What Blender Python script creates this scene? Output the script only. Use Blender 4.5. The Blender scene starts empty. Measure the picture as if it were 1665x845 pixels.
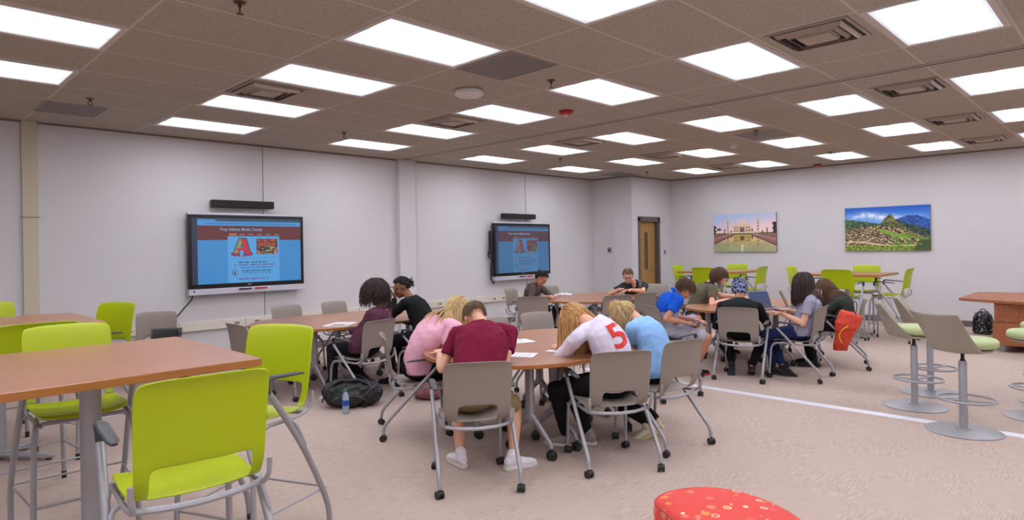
import bpy, bmesh, math, random
import numpy as np
from mathutils import Vector, Matrix, noise
from mathutils.bvhtree import BVHTree
PI = math.pi
random.seed(7)
SC = bpy.context.scene
COL = SC.collection
# ------------------------------------------------------------------ camera
YAW = 0.7745
EYE = 1.6
FPX, CXP, CYP, ROLL = 1043.84, 800.0, 402.6, 0.0156
cam = bpy.data.cameras.new('camera')
camo = bpy.data.objects.new('camera', cam)
COL.objects.link(camo)
cam.sensor_width = 36.0
cam.sensor_fit = 'HORIZONTAL'
cam.lens = FPX / 1665.0 * 36.0
cam.shift_x = (832.5 - CXP) / 1665.0
cam.shift_y = (CYP - 422.5) / 1665.0
cam.clip_start = 0.05
cam.clip_end = 100
fwd = Vector((math.sin(YAW), math.cos(YAW), 0)); rgt = Vector((math.cos(YAW), -math.sin(YAW), 0)); upv = Vector((0, 0, 1))
# image axes: X' = X cos - Y sin ; Y' = X sin + Y cos
ax = rgt * math.cos(ROLL) - upv * math.sin(ROLL)
ay = rgt * math.sin(ROLL) + upv * math.cos(ROLL)
m = Matrix(((ax.x, ay.x, -fwd.x, 0), (ax.y, ay.y, -fwd.y, 0), (ax.z, ay.z, -fwd.z, EYE), (0, 0, 0, 1)))
camo.matrix_world = m
SC.camera = camo
# ------------------------------------------------------------------ colour management, world
vs = SC.view_settings
vs.view_transform = 'Standard'
vs.look = 'None'
vs.gamma = 1.0
vs.use_curve_mapping = False
vs.exposure = 0.0
w = bpy.data.worlds.new('world'); SC.world = w
w.use_nodes = True
w.node_tree.nodes['Background'].inputs[0].default_value = (0.75, 0.7, 0.75, 1)
w.node_tree.nodes['Background'].inputs[1].default_value = 0.3
LAMP = 7.7                                                # strength of the fluorescent panels
# ------------------------------------------------------------------ materials
def srgb(r, g, b):
    def f(c):
        c /= 255.0
        return c / 12.92 if c <= 0.04045 else ((c + 0.055) / 1.055) ** 2.4
    return (f(r), f(g), f(b), 1.0)
def mat(name, rgb, rough=0.6, metal=0.0, var=0.0, vscale=8.0, bump=0.0, bscale=60.0, spec=0.5, coat=0.0, stretch=None):
    mt = bpy.data.materials.new(name); mt.use_nodes = True
    nt = mt.node_tree; b = nt.nodes['Principled BSDF']
    c = srgb(*rgb)
    b.inputs['Base Color'].default_value = c
    b.inputs['Roughness'].default_value = rough
    b.inputs['Metallic'].default_value = metal
    b.inputs['Specular IOR Level'].default_value = spec
    b.inputs['Coat Weight'].default_value = coat
    tc = nt.nodes.new('ShaderNodeTexCoord')
    vec = tc.outputs['Object']
    if stretch:
        mp = nt.nodes.new('ShaderNodeMapping'); mp.inputs['Scale'].default_value = stretch
        nt.links.new(vec, mp.inputs[0]); vec = mp.outputs[0]
    if var > 0:
        nz = nt.nodes.new('ShaderNodeTexNoise'); nz.inputs['Scale'].default_value = vscale; nz.inputs['Detail'].default_value = 4
        nt.links.new(vec, nz.inputs['Vector'])
        rp = nt.nodes.new('ShaderNodeValToRGB')
        rp.color_ramp.elements[0].position = 0.3; rp.color_ramp.elements[1].position = 0.7
        rp.color_ramp.elements[0].color = tuple(max(0, x * (1 - var)) for x in c[:3]) + (1,)
        rp.color_ramp.elements[1].color = tuple(min(1, x * (1 + var)) for x in c[:3]) + (1,)
        nt.links.new(nz.outputs['Fac'], rp.inputs[0]); nt.links.new(rp.outputs[0], b.inputs['Base Color'])
    if bump > 0:
        nb = nt.nodes.new('ShaderNodeTexNoise'); nb.inputs['Scale'].default_value = bscale; nb.inputs['Detail'].default_value = 3
        nt.links.new(vec, nb.inputs['Vector'])
        bp = nt.nodes.new('ShaderNodeBump'); bp.inputs['Strength'].default_value = bump; bp.inputs['Distance'].default_value = 0.01
        nt.links.new(nb.outputs['Fac'], bp.inputs['Height']); nt.links.new(bp.outputs[0], b.inputs['Normal'])
    return mt
def emis(name, rgb, s):
    mt = bpy.data.materials.new(name); mt.use_nodes = True
    nt = mt.node_tree; nt.nodes.clear()
    o = nt.nodes.new('ShaderNodeOutputMaterial'); e = nt.nodes.new('ShaderNodeEmission')
    e.inputs[0].default_value = srgb(*rgb); e.inputs[1].default_value = s
    nt.links.new(e.outputs[0], o.inputs[0])
    return mt
def vcol_mat(name, rough=0.5, emit=0.0):
    mt = bpy.data.materials.new(name); mt.use_nodes = True
    nt = mt.node_tree; b = nt.nodes['Principled BSDF']
    a = nt.nodes.new('ShaderNodeVertexColor'); a.layer_name = 'paint'
    b.inputs['Roughness'].default_value = rough
    if emit > 0:
        b.inputs['Base Color'].default_value = (0.01, 0.01, 0.01, 1)
        nt.links.new(a.outputs[0], b.inputs['Emission Color']); b.inputs['Emission Strength'].default_value = emit
    else:
        nt.links.new(a.outputs[0], b.inputs['Base Color'])
    return mt
# ------------------------------------------------------------------ mesh builder
class MB:
    def __init__(s): s.v = []; s.f = []
    def add(s, vs, fs):
        n = len(s.v); s.v.extend([tuple(map(float, p)) for p in vs]); s.f.extend([tuple(i + n for i in q) for q in fs]); return s
    def box(s, lo, hi, rot=None, c=None):
        x0, y0, z0 = lo; x1, y1, z1 = hi
        vs = [(x0,y0,z0),(x1,y0,z0),(x1,y1,z0),(x0,y1,z0),(x0,y0,z1),(x1,y0,z1),(x1,y1,z1),(x0,y1,z1)]
        if rot is not None: vs = [tuple(rot @ Vector(p) + (c or Vector())) for p in vs]
        return s.add(vs, [(0,3,2,1),(4,5,6,7),(0,1,5,4),(1,2,6,5),(2,3,7,6),(3,0,4,7)])
    def loft(s, pts, secs, side, closed_ends=True, n=16, power=2.0):
        """cross sections at pts, half sizes secs=(a,b), side = direction(s) of a"""
        P = [Vector(p) for p in pts]; vs = []
        for i, p in enumerate(P):
            t = (P[min(i+1, len(P)-1)] - P[max(i-1, 0)])
            if t.length < 1e-9: t = Vector((0,0,1))
            t.normalize()
            sd = Vector(side[i] if isinstance(side, list) else side)
            sd = sd - t * sd.dot(t)
            if sd.length < 1e-6: sd = t.orthogonal()
            sd.normalize(); fr = t.cross(sd)
            a, b = secs[i]
            for k in range(n):
                an = 2 * PI * k / n; ca, sa = math.cos(an), math.sin(an)
                e = 2.0 / power
                ca = math.copysign(abs(ca) ** e, ca); sa = math.copysign(abs(sa) ** e, sa)
                vs.append(p + sd * (a * ca) + fr * (b * sa))
        fs = []
        for i in range(len(P) - 1):
            for k in range(n):
                k2 = (k + 1) % n
                fs.append((i*n+k, i*n+k2, (i+1)*n+k2, (i+1)*n+k))
        if closed_ends:
            fs.append(tuple(reversed(range(n)))); fs.append(tuple((len(P)-1)*n + k for k in range(n)))
        return s.add(vs, fs)
    def limb(s, pts, rad, n=12):
        """round tapered limb with hemispherical ends"""
        P = [Vector(p) for p in pts]; R = list(rad)
        d0 = (P[0] - P[1]).normalized(); d1 = (P[-1] - P[-2]).normalized()
        pre = [P[0] + d0 * R[0] * q for q in (0.97, 0.75, 0.4)]; pr = [R[0] * q for q in (0.24, 0.66, 0.92)]
        post = [P[-1] + d1 * R[-1] * q for q in (0.4, 0.75, 0.97)]; po = [R[-1] * q for q in (0.92, 0.66, 0.24)]
        A = pre + P + post; B = pr + R + po
        return s.tube(A, B, n)
    def tube(s, pts, rad, n=8, closed=False):
        P = [Vector(p) for p in pts]
        m_ = len(P)
        R = rad if isinstance(rad, (list, tuple)) else [rad] * m_
        t0 = (P[1] - P[0]).normalized(); nrm = t0.orthogonal().normalized(); vs = []; pt = t0
        for i, p in enumerate(P):
            if closed: t = (P[(i+1) % m_] - P[i-1]).normalized()
            elif i == 0: t = t0
            elif i == m_ - 1: t = (P[i] - P[i-1]).normalized()
            else: t = ((P[i+1] - P[i]).normalized() + (P[i] - P[i-1]).normalized()).normalized()
            q = pt.rotation_difference(t); nrm = (q @ nrm); nrm = (nrm - t * nrm.dot(t)).normalized(); pt = t
            bn = t.cross(nrm)
            for k in range(n):
                an = 2 * PI * k / n
                vs.append(p + (nrm * math.cos(an) + bn * math.sin(an)) * R[i])
        fs = []
        last = m_ if closed else m_ - 1
        for i in range(last):
            j = (i + 1) % m_
            for k in range(n):
                k2 = (k + 1) % n
                fs.append((i*n+k, i*n+k2, j*n+k2, j*n+k))
        if not closed:
            fs.append(tuple(reversed(range(n)))); fs.append(tuple((m_-1)*n + k for k in range(n)))
        return s.add(vs, fs)
    def cyl(s, a, b, r, n=20, r1=None): return s.tube([a, b], [r, r if r1 is None else r1], n)
    def ell(s, c, rad, rot=None, nu=16, nv=10):
        c = Vector(c); vs = [Vector((0,0,-1))]
        for j in range(1, nv):
            th = PI * j / nv - PI / 2
            for i in range(nu):
                an = 2 * PI * i / nu
                vs.append(Vector((math.cos(th)*math.cos(an), math.cos(th)*math.sin(an), math.sin(th))))
        vs.append(Vector((0,0,1)))
        vs = [Vector((p.x*rad[0], p.y*rad[1], p.z*rad[2])) for p in vs]
        if rot is not None: vs = [rot @ p for p in vs]
        vs = [p + c for p in vs]
        fs = []
        for i in range(nu): fs.append((0, 1 + (i+1) % nu, 1 + i))
        for j in range(nv - 2):
            for i in range(nu):
                a = 1 + j*nu; b = 1 + (j+1)*nu; i2 = (i+1) % nu
                fs.append((a+i, a+i2, b+i2, b+i))
        top = len(vs) - 1; a = 1 + (nv-2)*nu
        for i in range(nu): fs.append((a+i, a+(i+1) % nu, top))
        return s.add(vs, fs)
    def lathe(s, prof, n=32, c=(0,0,0)):
        vs = []; fs = []
        for r, z in prof:
            for k in range(n):
                an = 2*PI*k/n; vs.append((c[0]+r*math.cos(an), c[1]+r*math.sin(an), c[2]+z))
        for i in range(len(prof)-1):
            for k in range(n):
                k2 = (k+1) % n; fs.append((i*n+k, i*n+k2, (i+1)*n+k2, (i+1)*n+k))
        fs.append(tuple(reversed(range(n)))); fs.append(tuple((len(prof)-1)*n+k for k in range(n)))
        return s.add(vs, fs)
    def slab(s, outline, z0, z1, bev=0.004):
        """vertical prism with a small bevel, outline CCW"""
        n = len(outline); cx = sum(p[0] for p in outline)/n; cy = sum(p[1] for p in outline)/n
        def ring(k, z):
            out = []
            for i, (x, y) in enumerate(outline):
                a = Vector(outline[i-1]); b = Vector(outline[(i+1) % n]); t = (b - a).normalized(); nn = Vector((t.y, -t.x))
                out.append((x - nn.x*k, y - nn.y*k, z))
            return out
        rings = [ring(bev, z0), ring(0, z0+bev), ring(0, z1-bev), ring(bev, z1)]
        vs = sum(rings, []); fs = []
        for i in range(3):
            for k in range(n):
                k2 = (k+1) % n; fs.append((i*n+k, i*n+k2, (i+1)*n+k2, (i+1)*n+k))
        fs.append(tuple(reversed(range(n)))); fs.append(tuple(3*n+k for k in range(n)))
        return s.add(vs, fs)
    def mesh(s, name):
        me = bpy.data.meshes.new(name); me.from_pydata(s.v, [], s.f); me.update(); return me
    def build(s, name, mt, parent=None, smooth=True, angle=40, bevel=0, sub=0, solid=0):
        me = s.mesh(name)
        o = bpy.data.objects.new(name, me); COL.objects.link(o)
        me.materials.append(mt)
        fix_normals(me)
        if solid or bevel or sub:
            if solid:
                md = o.modifiers.new('s', 'SOLIDIFY'); md.thickness = solid; md.offset = 0
            if bevel:
                md = o.modifiers.new('b', 'BEVEL'); md.width = bevel; md.segments = 2; md.limit_method = 'ANGLE'
            if sub:
                md = o.modifiers.new('u', 'SUBSURF'); md.levels = sub; md.render_levels = sub
            bake(o)
        if smooth:
            me = o.data
            me.polygons.foreach_set('use_smooth', [True]*len(me.polygons))
            if angle < 180: me.set_sharp_from_angle(angle=math.radians(angle))
        if parent: o.parent = parent
        return o
def fix_normals(me):
    bm = bmesh.new(); bm.from_mesh(me); bmesh.ops.recalc_face_normals(bm, faces=bm.faces); bm.to_mesh(me); bm.free()
def bake(o):
    dg = bpy.context.evaluated_depsgraph_get(); dg.update()
    ev = o.evaluated_get(dg)
    me = bpy.data.meshes.new_from_object(ev)
    me.name = o.data.name
    o.modifiers.clear(); old = o.data; o.data = me
    bpy.data.meshes.remove(old)
def thing(name, label, cat, loc=(0,0,0), rz=0.0, group=None):
    o = bpy.data.objects.new(name, None); COL.objects.link(o)
    o.empty_display_size = 0.1
    o.location = loc; o.rotation_euler = (0, 0, rz)
    o['label'] = label; o['category'] = cat
    if group: o['group'] = group
    return o
def tag(o, label, cat, group=None):
    o['label'] = label; o['category'] = cat
    if group: o['group'] = group
    return o
def struct(o): o['kind'] = 'structure'; return o
def dup(root, loc, rz, label, group=None):
    r = root.copy(); COL.objects.link(r); r.location = loc; r.rotation_euler = (0, 0, rz)
    r['label'] = label
    if group: r['group'] = group
    for ch in list(root.children):
        c = ch.copy(); COL.objects.link(c); c.parent = r
        for g in list(ch.children):
            d = g.copy(); COL.objects.link(d); d.parent = c
    return r
def text(body, size, mt, parent, loc, rot, name='lettering', ext=0.001, align='CENTER', bold=0.0, sx=1.0):
    cu = bpy.data.curves.new(name, 'FONT'); cu.body = body; cu.size = size; cu.extrude = ext; cu.align_x = align; cu.align_y = 'CENTER'; cu.offset = bold
    o = bpy.data.objects.new(name, cu); COL.objects.link(o); o.scale = (sx, 1, 1)
    dg = bpy.context.evaluated_depsgraph_get(); dg.update()
    me = bpy.data.meshes.new_from_object(o.evaluated_get(dg))
    COL.objects.unlink(o); bpy.data.objects.remove(o)
    me.transform(Matrix.Diagonal((sx, 1, 1, 1)))
    me.materials.clear(); me.materials.append(mt)
    q = bpy.data.objects.new(name, me); COL.objects.link(q); q.location = loc; q.rotation_euler = rot
    if parent: q.parent = parent
    return q
# ------------------------------------------------------------------ the room
CZ = 3.236
XR, YT, XA, YA = 14.62, 9.58, 12.87, 8.45      # right wall, screen wall, alcove side, alcove back
XL, YB = -2.6, -4.6
def wall_mat():
    mt = mat('painted wall', (201, 198, 199), 0.85, bump=0.05, bscale=90, spec=0.2)
    return mt
WALLM = wall_mat()
BEIGE = mat('beige painted column', (192, 184, 162), 0.8, spec=0.2)
DARKBASE = mat('dark grey rubber', (98, 92, 92), 0.7)
def carpet():
    mt = bpy.data.materials.new('carpet tile'); mt.use_nodes = True
    nt = mt.node_tree; b = nt.nodes['Principled BSDF']; N = nt.nodes.new; L = nt.links.new
    b.inputs['Roughness'].default_value = 0.95; b.inputs['Specular IOR Level'].default_value = 0.1
    tc = N('ShaderNodeTexCoord')
    ck = N('ShaderNodeTexChecker'); ck.inputs['Scale'].default_value = 2.0
    ck.inputs[1].default_value = (0,0,0,1); ck.inputs[2].default_value = (1,1,1,1)
    mpc = N('ShaderNodeMapping'); mpc.inputs['Location'].default_value = (0.13, 0.21, 0.01)
    L(tc.outputs['Object'], mpc.inputs[0]); L(mpc.outputs[0], ck.inputs[0])
    def streak(sx, sy):
        mp = N('ShaderNodeMapping'); mp.inputs['Scale'].default_value = (sx, sy, 1)
        L(tc.outputs['Object'], mp.inputs[0])
        nz = N('ShaderNodeTexNoise'); nz.inputs['Scale'].default_value = 1.0; nz.inputs['Detail'].default_value = 3
        L(mp.outputs[0], nz.inputs[0]); return nz
    a = streak(150, 9); c = streak(9, 150)
    mx = N('ShaderNodeMix'); mx.data_type = 'FLOAT'
    soft = N('ShaderNodeMapRange'); soft.inputs[1].default_value = 0.0; soft.inputs[2].default_value = 1.0; soft.inputs[3].default_value = 0.30; soft.inputs[4].default_value = 0.70
    L(a.outputs['Fac'], soft.inputs[0])
    L(ck.outputs['Color'], mx.inputs[0]); L(soft.outputs[0], mx.inputs[2]); L(c.outputs['Fac'], mx.inputs[3])
    rp = N('ShaderNodeValToRGB'); e = rp.color_ramp.elements
    e[0].position = 0.37; e[0].color = srgb(166, 147, 137); e[1].position = 0.62; e[1].color = srgb(186, 168, 157)
    L(mx.outputs[0], rp.inputs[0])
    big = N('ShaderNodeTexNoise'); big.inputs['Scale'].default_value = 0.8
    L(tc.outputs['Object'], big.inputs[0])
    mm = N('ShaderNodeMix'); mm.data_type = 'RGBA'; mm.blend_type = 'MULTIPLY'; mm.inputs[0].default_value = 0.25
    L(rp.outputs[0], mm.inputs[6]); L(big.outputs['Color'], mm.inputs[7])
    hs = N('ShaderNodeHueSaturation'); hs.inputs['Saturation'].default_value = 1.0; L(rp.outputs[0], hs.inputs['Color'])
    L(hs.outputs[0], b.inputs['Base Color'])
    bp = N('ShaderNodeBump'); bp.inputs['Strength'].default_value = 0.5; bp.inputs['Distance'].default_value = 0.004
    L(mx.outputs[0], bp.inputs['Height']); L(bp.outputs[0], b.inputs['Normal'])
    return mt
def ceil_mat():
    mt = bpy.data.materials.new('acoustic ceiling tile'); mt.use_nodes = True
    nt = mt.node_tree; b = nt.nodes['Principled BSDF']; N = nt.nodes.new; L = nt.links.new
    b.inputs['Roughness'].default_value = 0.95; b.inputs['Specular IOR Level'].default_value = 0.1
    tc = N('ShaderNodeTexCoord'); sp = N('ShaderNodeSeparateXYZ'); L(tc.outputs['Object'], sp.inputs[0])
    def M(op, a, bb=None):
        n = N('ShaderNodeMath'); n.operation = op
        for i, q in enumerate((a, bb)):
            if q is None: continue
            if isinstance(q, (int, float)): n.inputs[i].default_value = q
            else: L(q, n.inputs[i])
        return n.outputs[0]
    # the far half is shifted by the partition track
    xs = M('SUBTRACT', sp.outputs[0], M('MULTIPLY', M('GREATER_THAN', sp.outputs[0], 7.1), 0.2587))
    def line(val, off, pitch, wd):
        t = M('FRACT', M('DIVIDE', M('SUBTRACT', val, off), pitch))
        d = M('MINIMUM', t, M('SUBTRACT', 1.0, t))
        return M('LESS_THAN', d, wd / pitch)
    lx = line(xs, 0.18, 1.22, 0.010); ly = line(sp.outputs[1], 8.835, 0.74, 0.010)
    ln = M('MAXIMUM', lx, ly)
    nz = N('ShaderNodeTexNoise'); nz.inputs['Scale'].default_value = 70; nz.inputs['Detail'].default_value = 3
    L(tc.outputs['Object'], nz.inputs[0])
    rp = N('ShaderNodeValToRGB'); e = rp.color_ramp.elements
    e[0].position = 0.38; e[0].color = srgb(164, 155, 144); e[1].position = 0.56; e[1].color = srgb(178, 169, 157)
    L(nz.outputs['Fac'], rp.inputs[0])
    mx = N('ShaderNodeMix'); mx.data_type = 'RGBA'
    L(ln, mx.inputs[0]); L(rp.outputs[0], mx.inputs[6]); mx.inputs[7].default_value = srgb(200, 190, 178)
    L(mx.outputs[2], b.inputs['Base Color'])
    h = M('ADD', M('MULTIPLY', nz.outputs['Fac'], 0.4), M('MULTIPLY', ln, 0.8))
    bp = N('ShaderNodeBump'); bp.inputs['Strength'].default_value = 0.35; bp.inputs['Distance'].default_value = 0.006
    L(h, bp.inputs['Height']); L(bp.outputs[0], b.inputs['Normal'])
    return mt
T = 0.15
struct(MB().box((XL-T, YB-T, -0.1), (XR+T, YT+T, 0)).build('floor', carpet(), smooth=False))
struct(MB().box((XL-T, YB-T, CZ), (XR+T, YT+T, CZ+0.1)).build('ceiling', ceil_mat(), smooth=False))
struct(MB().box((XL-T, YT, 0), (XA+T, YT+T, CZ)).build('wall_screen', WALLM, smooth=False))
struct(MB().box((XR, YB-T, 0), (XR+T, YA+0.9, CZ)).build('wall_right', WALLM, smooth=False))
struct(MB().box((XL-T, YB, 0), (XL, YT, CZ)).build('wall_left', WALLM, smooth=False))
struct(MB().box((XL-T, YB-T, 0), (XR, YB, CZ)).build('wall_near', WALLM, smooth=False))
# alcove side wall and door wall with its opening
DX0, DX1, DH, DREC = 13.13, 14.05, 2.27, 0.14
b = MB()
b.box((XA, YA+T, 0), (XA+T, YT, CZ))
struct(b.build('wall_alcove', WALLM, smooth=False))
b = MB()
b.box((XA, YA, 0), (DX0, YA+T, CZ)); b.box((DX1, YA, 0), (XR, YA+T, CZ)); b.box((DX0, YA, DH), (DX1, YA+T, CZ))
struct(b.build('wall_door', WALLM, smooth=False))
# door frame, door with glass slot and lever
FR = mat('grey brown painted steel frame', (98, 88, 84), 0.5, 0.2)
DOORM = mat('maple veneer door', (163, 122, 68), 0.45, var=0.18, vscale=3.0, stretch=(9, 9, 0.8))
STEEL = mat('brushed steel', (175, 172, 172), 0.35, 0.9)
b = MB()
b.box((DX0-0.02, YA-0.02, 0), (DX0+0.06, YA+T+0.02, DH)); b.box((DX1-0.06, YA-0.02, 0), (DX1+0.02, YA+T+0.02, DH)); b.box((DX0-0.02, YA-0.02, DH-0.10), (DX1+0.02, YA+T+0.02, DH+0.02))
struct(b.build('trim_1', FR, smooth=False, bevel=0.004))
dr = thing('door_1', 'x', 'door', (0, 0, 0)); del dr['label']; del dr['category']; struct(dr)
b = MB()
b.box((DX0+0.062, YA+0.09, 0.01), (13.55, YA+0.135, DH-0.102)); b.box((13.63, YA+0.09, 0.01), (DX1-0.062, YA+0.135, DH-0.102))
b.box((13.55, YA+0.09, 0.01), (13.63, YA+0.135, 1.04)); b.box((13.55, YA+0.09, 1.90), (13.63, YA+0.135, DH-0.102))
b.build('door_leaf', DOORM, dr, smooth=False)
b = MB()
for x0, x1, z0, z1 in ((13.535, 13.552, 1.02, 1.92), (13.628, 13.645, 1.02, 1.92), (13.535, 13.645, 1.02, 1.042), (13.535, 13.645, 1.898, 1.92)): b.box((x0, YA+0.075, z0), (x1, YA+0.1, z1))
b.build('glazing_bead', FR, dr, smooth=False)
MB().box((13.55, YA+0.105, 1.04), (13.63, YA+0.115, 1.90)).build('door_glass', mat('wired door glass', (120, 108, 92), 0.15), dr, smooth=False)
b = MB(); b.cyl((13.87, YA+0.09, 1.03), (13.87, YA+0.03, 1.03), 0.02); b.tube([(13.88, YA+0.035, 1.03), (13.8, YA+0.03, 1.03), (13.74, YA+0.035, 1.03)], 0.013); b.cyl((13.87, YA+0.088, 1.03), (13.87, YA+0.075, 1.03), 0.036)
b.build('door_handle', STEEL, dr)
struct(MB().box((DX0-0.3, YA+0.5, 0), (DX1+0.3, YA+0.52, 2.4)).build('wall_corridor', WALLM, smooth=False))
# columns on the screen wall
struct(MB().box((1.38, YT-0.035, 0), (1.54, YT, CZ)).build('trim_2', BEIGE, smooth=False, bevel=0.003))
struct(MB().box((1.36, YT-0.04, 2.055), (1.56, YT-0.03, 2.065)).build('trim_3', FR, smooth=False))
struct(MB().box((6.95, YT-0.10, 0), (7.32, YT, CZ)).build('trim_4', WALLM, smooth=False, bevel=0.006))
struct(MB().box((7.32, YT-0.05, 0), (7.37, YT, CZ)).build('trim_5', BEIGE, smooth=False, bevel=0.004))
SEAM = mat('grey seam strip', (128, 124, 124), 0.7)
for i, (x, z0) in enumerate(((4.43, 0.6), (10.42, 0.6))):
    struct(MB().box((x-0.006, YT-0.004, z0), (x+0.006, YT, CZ)).build('trim_%d' % (6+i), SEAM, smooth=False))
# dark gap moulding where walls meet the ceiling
ANG = mat('tan ceiling wall angle', (120, 105, 95), 0.7)
struct(MB().box((XL, YT-0.03, CZ-0.02), (XA, YT, CZ)).build('trim_8', ANG, smooth=False))
struct(MB().box((XR-0.03, YB, CZ-0.02), (XR, YA, CZ)).build('trim_9', ANG, smooth=False))
struct(MB().box((XA-0.03, YA-0.03, CZ-0.02), (XR, YA, CZ)).build('trim_10', ANG, smooth=False))
struct(MB().box((XA-0.03, YA, CZ-0.02), (XA, YT, CZ)).build('trim_11', ANG, smooth=False))
# baseboards
struct(MB().box((XL, YT-0.012, 0), (XA, YT, 0.11)).build('baseboard_screen', DARKBASE, smooth=False))
struct(MB().box((XR-0.012, YB, 0), (XR, YA, 0.11)).build('baseboard_right', DARKBASE, smooth=False))
struct(MB().box((XA-0.012, YA, 0), (XA, YT-0.012, 0.11)).build('baseboard_alcove', DARKBASE, smooth=False))
b = MB(); b.box((XA-0.012, YA-0.012, 0), (DX0-0.02, YA, 0.11)); b.box((DX1+0.02, YA-0.012, 0), (XR-0.012, YA, 0.11))
struct(b.build('baseboard_door', DARKBASE, smooth=False))
# partition track: metal in the ceiling, reflection-whitened strip in the floor
struct(MB().box((7.06, YB, CZ-0.012), (7.085, YT-0.1, CZ+0.001)).build('trim_12', mat('track slot', (60, 52, 48), 0.6), smooth=False))
b = MB(); b.box((7.02, YB, CZ-0.010), (7.057, YT-0.1, CZ+0.001)); b.box((7.088, YB, CZ-0.010), (7.125, YT-0.1, CZ+0.001))
struct(b.build('trim_13', mat('painted track flange', (176, 160, 150), 0.6), smooth=False))
b = MB(); b.box((6.655, YB+0.2, 0), (6.775, 5.2, 0.004))
struct(b.build('trim_14', mat('aluminium floor strip with painted reflection', (240, 240, 250), 0.3, 0.2), smooth=False))  # near-white base colour stands in for ceiling lights mirrored in the metal
# ------------------------------------------------------------------ ceiling lights
def panel_mat():
    mt = bpy.data.materials.new('lit prismatic lens'); mt.use_nodes = True
    nt = mt.node_tree; nt.nodes.clear(); N = nt.nodes.new; L = nt.links.new
    o = N('ShaderNodeOutputMaterial'); e = N('ShaderNodeEmission'); tc = N('ShaderNodeTexCoord'); sp = N('ShaderNodeSeparateXYZ')
    L(tc.outputs['Object'], sp.inputs[0])
    def M(op, a, bb=None):
        n = N('ShaderNodeMath'); n.operation = op
        for i, q in enumerate((a, bb)):
            if q is None: continue
            if isinstance(q, (int, float)): n.inputs[i].default_value = q
            else: L(q, n.inputs[i])
        return n.outputs[0]
    # two tubes along x at y = +-0.12, ends fade
    ya = M('ABSOLUTE', sp.outputs[1]); d = M('DIVIDE', M('SUBTRACT', ya, 0.135), 0.07)
    g = M('POWER', 2.718, M('MULTIPLY', M('MULTIPLY', d, d), -1.0))
    xa = M('ABSOLUTE', sp.outputs[0]); ex = M('MINIMUM', 1.0, M('MAXIMUM', 0.0, M('DIVIDE', M('SUBTRACT', 0.555, xa), 0.13)))
    s = M('ADD', 0.058, M('MULTIPLY', M('MULTIPLY', g, ex), 1.5))
    L(M('MULTIPLY', s, LAMP * 2.0), e.inputs[1]); e.inputs[0].default_value = (0.90, 0.905, 1.0, 1)
    L(e.outputs[0], o.inputs[0]); return mt
PANEL = panel_mat()
FRAME_W = mat('white enamel light frame', (196, 188, 180), 0.5)
lt = thing('ceiling_light', 'light', 'light', (0, 0, CZ), 0)
hx, hy = 0.5625, 0.315
b = MB()
for x0, x1, y0, y1 in ((-0.60, 0.60, hy, 0.36), (-0.60, 0.60, -0.36, -hy), (-0.60, -hx, -hy, hy), (hx, 0.60, -hy, hy)): b.box((x0, y0, -0.012), (x1, y1, 0.0))
b.build('frame', FRAME_W, lt, smooth=False)
MB().box((-hx, -hy, -0.006), (hx, hy, -0.001)).build('diffuser', PANEL, lt, smooth=False)
ordn = ['first', 'second', 'third', 'fourth', 'fifth', 'sixth']
first = True; nview = 0
for c in range(-1, 6):
    for r in range(0, 9):
        x = 0.228 + 2.44*c + (0.2587 if c >= 3 else 0) + 0.5625
        y = 8.78 - 1.48*r - 0.315
        if c == 5 and r == 0: continue
        if c < 0 and r < 3: continue
        vis = (c >= 1 and r <= 5) or (c == 0 and r in (1, 2))
        if c == 0 and r == 0: continue
        if vis: lab = 'lit ceiling light, %s from the screen wall, in the %s row from left' % (ordn[min(r, 5)], ordn[max(c, 0)])
        else: lab = 'lit ceiling light over the near side of the room'
        if first: o = lt; o.location = (x, y, CZ); o['label'] = lab; o['group'] = 'rectangular fluorescent ceiling lights'; first = False
        else: o = dup(lt, (x, y, CZ), 0, lab, 'rectangular fluorescent ceiling lights')
# ------------------------------------------------------------------ vents, plain panels, sprinklers, alarms
VENTM = mat('tan enamel vent', (168, 152, 140), 0.5)
DARK = mat('black', (22, 20, 20), 0.5)
vt = thing('ceiling_vent', 'v', 'vent', (0, 0, CZ))
def ring(bm, a, b_, z0, z1, th=0.004):
    """sloped square ring from half size a at z0 to half size b_ at z1"""
    vs = []
    for (h, z) in ((a, z0), (b_, z1), (b_, z1+th), (a, z0+th)):
        vs += [(-h, -h, z), (h, -h, z), (h, h, z), (-h, h, z)]
    fs = []
    for i in range(4):
        j = (i+1) % 4
        for k in range(4):
            k2 = (k+1) % 4
            fs.append((i*4+k, i*4+k2, j*4+k2, j*4+k))
    bm.add(vs, fs)
b = MB(); ring(b, 0.30, 0.275, -0.014, -0.012); ring(b, 0.30, 0.298, -0.014, 0.0); b.build('frame', VENTM, vt, smooth=False)
b = MB(); ring(b, 0.225, 0.245, -0.04, -0.012); ring(b, 0.165, 0.185, -0.04, -0.012); b.build('louvre', VENTM, vt, smooth=False)
b = MB(); b.box((-0.115, -0.115, -0.04), (0.115, 0.115, -0.036)); ring(b, 0.115, 0.13, -0.04, -0.012); b.build('core', VENTM, vt, smooth=False)
MB().box((-0.28, -0.28, -0.004), (0.28, 0.28, -0.0005)).build('duct_opening', DARK, vt, smooth=False)
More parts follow.
